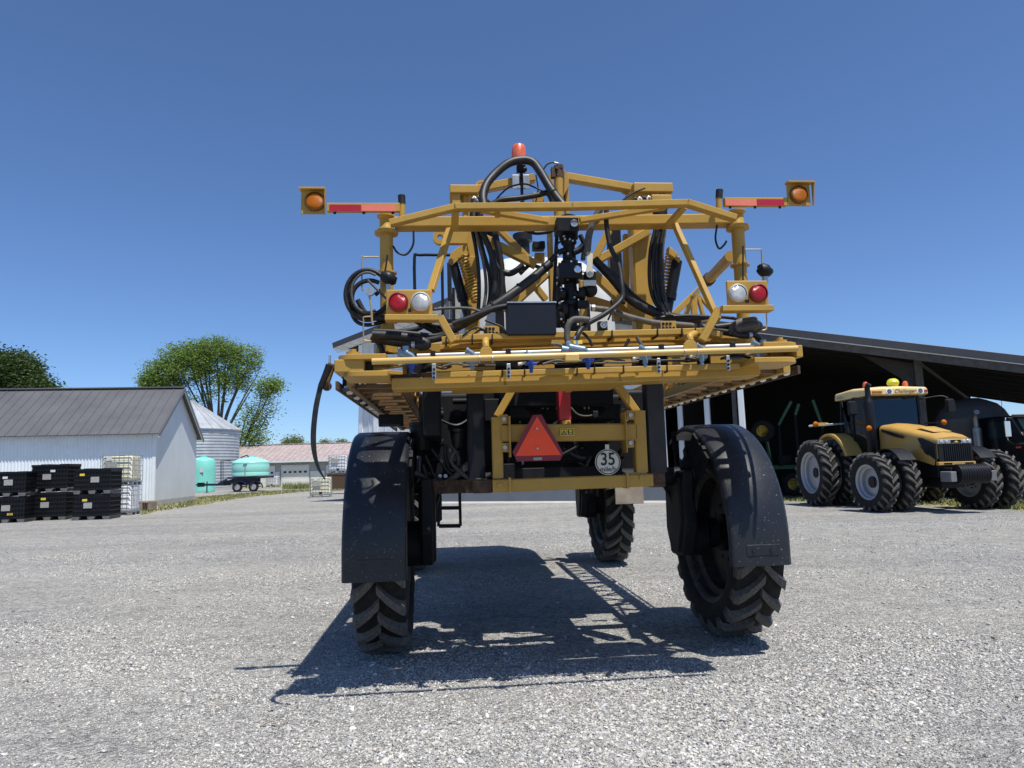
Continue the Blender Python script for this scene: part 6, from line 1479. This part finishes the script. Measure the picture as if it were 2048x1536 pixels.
# ---------------- shock absorbers, springs, cylinders
def damper(pts, y, r0, r1, split=.62):
    a, b = S(*pts[0], y), S(*pts[1], y); m_ = a.lerp(b, split); mb = MB(); mb.tube([a, m_], PX(r0, y), 16, 1); mb.disc(m_, PX(r0, y) * 1.12, b - a, .05, 16); mb.tube([m_, b], PX(r1, y), 16, 1); return obj('damper', mb, BLK, sp)
damper(((905, 522), (937, 640)), -.95, 10, 8); damper(((1354, 522), (1333, 636)), -.95, 11, 9)
def spring(p0, p1, y, rpx, turns, wire):
    a, b = S(*p0, y), S(*p1, y); x, yv, z = frame_from(b - a); pts = []; n = turns * 10
    for i in range(n + 1):
        t = i / n; an = 2 * math.pi * turns * t; pts.append(a.lerp(b, t) + (x * math.cos(an) + yv * math.sin(an)) * PX(rpx, y))
    mb = MB(); mb.tube(pts, PX(wire, y), 7, 1); return obj('coil_spring', mb, YEL, sp)
spring((924, 512), (953, 602), -.98, 9.5, 15, 2.4); spring((1342, 500), (1325, 600), -.9, 8.5, 15, 2.2)
for A, sx in ([(896, 522), (902, 506), (914, 496), (934, 486), (940, 510), (925, 512), (912, 524), (904, 530)], -1), ([(1338, 492), (1356, 506), (1362, 518), (1358, 526), (1350, 516), (1338, 508)], 1):
    mb = MB(); mb.prism([S(a, b, -1.0) for a, b in A], (0, .06, 0)); o = obj('spring_arm', mb, YEL, sp, bevel=.004); bolt(o, S(902 if sx < 0 else 1357, 522 if sx < 0 else 511, -1.01), .02, m=RUST if sx < 0 else STEEL)
a, b = S(1416, 560, -.2), S(1462, 512, -1.05); cyl('boom_cylinder', a, b, .045, YEL); cyl('cylinder_collar', a - (b - a) * .02, a + (b - a) * .08, .058, RUST); cyl('cylinder_rod', a, S(1380, 598, .5), .02, CHROME)
slab('spring_tower', 924, 958, 512, 640, -.85, .04, YEL)
# rails and panel by the platform
hose('hand_rail', [(862, 585), (880, 520), (884, 512), (892, 510), (940, 510)], .9, 3.2, BLK, sub=3); hose('hand_rail', [(884, 512), (886, 640)], .9, 3, BLK, sub=1); hose('hand_rail', [(830, 600), (829, 516), (838, 510), (880, 510)], 1.2, 3.2, BLK, sub=3)
mb = MB(); mb.prism([S(a, b, 1.6) for a, b in ((886, 640), (890, 610), (900, 590), (912, 578), (926, 578), (932, 640))], (0, .03, 0)); gp2 = obj('platform_panel', mb, LABELG, sp, bevel=.01); slab('panel_frame', 904, 911, 575, 644, 1.55, .04, BLK, gp2, .003); slab('panel_frame', 884, 936, 638, 645, 1.55, .04, BLK, gp2, .003); slab('screen_post', 894, 904, 525, 600, 1.5, .05, BLKP, gp2, .005)

# ---------------- hoses
HO = [
 ([(968, 412), (966, 392), (973, 369), (992, 346), (1018, 326), (1045, 320), (1066, 325), (1081, 344), (1097, 371), (1110, 390), (1127, 412)], [-1.2, -1.15, -1.1, -1.05, -1.02, -1.0, -1.0, -1.05, -1.1, -1.15, -1.2], 9.3, HOSE),
 ([(985, 408), (1003, 400), (1040, 396), (1076, 390), (1094, 386), (1103, 398), (1106, 412)], -1.05, 6, HOSE),
 ([(946, 398), (943, 425), (944, 455), (953, 505), (958, 560), (957, 613), (952, 640)], -1.15, 4, HOSE),
 ([(950, 400), (948, 440), (956, 480), (968, 530), (972, 580), (965, 630)], -1.18, 3.4, HOSEG),
 ([(960, 410), (962, 455), (978, 494), (989, 534), (990, 570), (984, 612)], -1.2, 6.5, HOSE),
 ([(955, 410), (955, 450), (966, 500), (978, 545), (980, 590), (973, 625)], -1.16, 4, HOSE),
 ([(990, 470), (997, 500), (1003, 540), (1003, 590), (996, 620)], -.95, 7, HOSE),
 ([(987, 520), (1000, 540), (1018, 547), (1034, 540), (1046, 530)], -.95, 6.5, HOSE),
 ([(978, 462), (984, 500), (992, 520), (1001, 560), (1006, 610)], -.6, 9, BLKP),
 ([(1040, 548), (1052, 536), (1062, 530), (1080, 535)], -.9, 4, HOSE),
 ([(1100, 527), (1062, 559), (1012, 596), (962, 627), (903, 660)], [-1.3, -1.35, -1.42, -1.45, -1.45], 9.5, HOSE),
 ([(1014, 612), (985, 618), (950, 632), (905, 648)], -1.52, 6, HOSE),
 ([(865, 619), (900, 616), (940, 617), (962, 624)], -1.48, 3, HOSEG),
 ([(905, 662), (870, 672), (830, 668), (790, 664), (748, 662)], -1.45, 5.5, HOSE),
 ([(745, 670), (790, 672), (830, 678), (850, 685), (853, 690), (835, 693)], -1.56, 9.5, HOSE),
 ([(850, 688), (830, 690), (818, 690), (808, 697), (806, 706)], -1.66, 6.5, HOSE),
 ([(742, 676), (790, 684), (840, 690)], -1.48, 9, HOSE),
 ([(850, 642), (872, 655), (890, 668), (905, 672)], -1.4, 6, HOSE), ([(830, 640), (855, 655), (880, 668)], -1.38, 6, HOSE), ([(838, 636), (866, 650), (900, 652)], -1.42, 4, HOSE),
 ([(860, 640), (840, 656), (810, 662), (770, 668)], -1.4, 5, HOSE), ([(903, 665), (880, 676), (850, 682)], -1.5, 7, HOSE),
 ([(760, 660), (772, 640), (780, 610)], -1.25, 6, HOSE), ([(745, 672), (760, 690), (765, 705)], -1.4, 6, HOSE),
 ([(1202, 416), (1188, 440), (1178, 470), (1174, 510)], -1.35, 7.5, HOSEG),
 ([(1213, 416), (1213, 449), (1221, 494), (1237, 528), (1244, 573), (1242, 600), (1211, 627), (1174, 648), (1156, 668), (1152, 690)], [-1.4, -1.4, -1.42, -1.45, -1.5, -1.52, -1.6, -1.68, -1.75, -1.75], 5.3, HOSE),
 ([(1188, 518), (1227, 560), (1258, 597), (1300, 622), (1340, 634), (1400, 640)], -1.15, 9, HOSE),
 ([(1195, 520), (1235, 553), (1268, 590), (1310, 618), (1350, 630)], -1.1, 3.5, HOSE),
 ([(1182, 616), (1219, 621), (1258, 634), (1311, 646), (1364, 650), (1416, 655), (1456, 657), (1490, 655)], -1.45, 6.5, HOSEG),
 ([(1290, 640), (1340, 644), (1400, 638), (1440, 634), (1490, 640)], -1.3, 3.5, HOSE), ([(1310, 636), (1370, 632), (1420, 634)], -1.25, 4, HOSE),
 ([(1420, 660), (1450, 664), (1480, 668), (1512, 660), (1518, 650), (1500, 645), (1470, 650), (1430, 655)], -1.5, 7.5, HOSE),
 ([(1466, 668), (1466, 655), (1480, 645), (1505, 641), (1512, 640)], -1.55, 8.5, HOSEG), ([(1470, 660), (1490, 656), (1516, 650)], -1.6, 8, HOSEG),
 ([(1466, 664), (1475, 670), (1495, 672), (1508, 670), (1520, 678), (1524, 690)], -1.62, 6, HOSE),
 ([(1178, 640), (1160, 638), (1145, 640), (1136, 652), (1134, 672), (1137, 692)], -1.72, 6.5, HOSEG),
 ([(1102, 688), (1120, 690), (1134, 698)], -1.7, 4, HOSEG), ([(1165, 665), (1178, 678), (1185, 692)], -1.65, 3, HOSE), ([(1258, 678), (1252, 690), (1248, 700)], -1.6, 3.5, HOSE), ([(1273, 674), (1280, 685), (1287, 695)], -1.62, 3.5, HOSEG),
 ([(970, 640), (990, 648), (1005, 655), (1012, 668)], -1.58, 2.4, HOSE), ([(905, 668), (940, 672), (960, 660), (975, 664)], -1.56, 2.2, HOSE), ([(925, 672), (950, 655), (970, 660)], -1.57, 2, HOSE),
 ([(750, 590), (772, 575), (786, 590), (800, 600)], -1.3, 4, HOSE), ([(1095, 440), (1070, 436), (1040, 436)], -1.1, 3, HOSE), ([(1050, 460), (1070, 466), (1095, 464), (1112, 458)], -.9, 4, HOSE),
 ([(988, 404), (1004, 386), (1022, 373), (1050, 368), (1072, 376), (1095, 386)], -.95, 1.8, HOSE), ([(1072, 350), (1076, 380), (1070, 410)], -.9, 1.5, HOSE),
 ([(1246, 400), (1268, 385), (1290, 376)], -.95, 2, HOSE), ([(1222, 600), (1224, 620), (1216, 640)], -1.2, 2, HOSE), ([(1268, 540), (1288, 560), (1290, 610), (1282, 650)], -.8, 2, HOSE),
 ([(1120, 566), (1116, 600), (1118, 655)], -1.05, 6, HOSE), ([(1116, 445), (1112, 500), (1110, 560), (1108, 610)], -1.1, 4, HOSE), ([(1160, 470), (1168, 490), (1166, 520)], -1.1, 5, HOSE),
]
for pts, y, r, m in HO: hose('hose', pts, y, r, m)
for dx, y, r, m in ((0, -1.15, 4, HOSE), (5, -1.17, 3, HOSE), (9, -1.15, 4, HOSE), (13, -1.13, 3, HOSEG), (16, -1.15, 4.5, HOSE), (20, -1.12, 2.4, HOSEG)):
    hose('hose', [(1314 + dx * .6, 424), (1311 + dx, 455), (1301 + dx * 1.25, 500), (1299 + dx * 1.4, 560), (1308 + dx * 1.2, 600), (1330 + dx * .6, 632)], y, r, m)
cc = S(1320, 426, -1.15); mb = MB(); mb.lathe([(.055, -.03), (.055, .03)], 16, cc, (0, 0, 1)); obj('hose_collar', mb, BLKP, sp)
mb = MB(); mb.box(S(1320, 402, -1.1), (.16, .10, .07)); o = obj('hose_saddle', mb, YEL, sp, bevel=.01); 
for i in range(7): hose('corrugated_sleeve', [(1266 + i * 9, 406 - i * 1.5), (1270 + i * 9, 396 - i), (1276 + i * 9, 404 - i * 1.5)], -1.12, 2.4, WPIPE if i % 2 else HOSE, n=7, sub=3)
for i in range(4): hose('corrugated_sleeve', [(944 + i * 8, 408), (948 + i * 7, 394 + i), (958 + i * 8, 406)], -1.1, 3, WPIPE if i % 2 == 0 else HOSE, n=7, sub=3)
# coiled hoses at the left hinge column
def coil(cx_, cy_, rx, ry, y, r, a0, a1, m=HOSE):
    hose('coiled_hose', [(cx_ + rx * math.cos(rad(a)), cy_ + ry * math.sin(rad(a))) for a in range(a0, a1 + 1, 20)], y, r, m, sub=2)
coil(735, 590, 44, 50, -1.42, 4.5, 50, 320); coil(738, 588, 40, 46, -1.36, 4, 30, 330); coil(735, 585, 32, 40, -1.45, 2.6, 60, 310, HOSEG); coil(740, 595, 36, 34, -1.4, 4.5, 40, 300)
hose('coiled_hose', [(697, 605), (710, 640), (735, 650), (770, 642)], -1.38, 4); hose('coiled_hose', [(715, 600), (730, 625), (750, 636), (775, 638)], -1.42, 5.5)
hose('coiled_hose', [(735, 560), (755, 580), (775, 600)], -1.45, 2.5, HOSEG); mb = MB(); mb.disc(S(740, 583, -1.5), PX(9), (0, 1, 0), .03, 18); obj('gauge', mb, STEEL, sp); hose('gauge_pipe', [(738, 590), (742, 610), (744, 640), (746, 650)], -1.5, 2.2, RODM)
# hose bands
for (x, y, yy, r, ax) in ((985, 611, -1.44, 10.5, (1, 0, .55)), (928, 646, -1.46, 10.5, (1, 0, .5)), (824, 677, -1.57, 10.5, (1, 0, -.2)), (1040, 575, -1.38, 10.5, (1, 0, .8)), (1395, 654, -1.45, 7.4, (1, 0, 0)), (1244, 604, -1.5, 8, (.5, 0, 1)), (1337, 632, -1.15, 10, (1, 0, 0)), (1090, 535, -1.32, 10.5, (1, 0, .8)), (1106, 384, -1.14, 10, (.6, 0, -1))):
    mb = MB(); mb.disc(S(x, y, yy), PX(r, yy), ax, .012, 16); obj('hose_band', mb, BLKP, sp)
for (x, y, yy, r, ax) in ((826, 690, -1.66, 7.4, (1, 0, 0)), (1500, 671, -1.62, 7, (1, 0, 0)), (1137, 686, -1.72, 7.4, (0, 0, 1)), (1152, 676, -1.75, 6.5, (0, 0, 1)), (1186, 616, -1.45, 7.3, (1, 0, 0))):
    mb = MB(); mb.disc(S(x, y, yy), PX(r, yy), ax, .022, 16); obj('hose_clamp', mb, STEEL, sp)
for x, y, yy in ((812, 705, -1.68), (1526, 692, -1.68), (1138, 698, -1.74), (1153, 694, -1.76)):
    mb = MB(); c = S(x, y, yy); mb.tube([c + V((-.05, 0, .0)), c + V((.05, 0, -.02))], .026, 12, 1); mb.tube([c, c + V((0, 0, .04))], .022, 12, 1); obj('hose_connector', mb, BLUEG, sp)
slab('yellow_tag', 1147, 1165, 681, 688, -1.78, .01, STICK, bevel=.002)
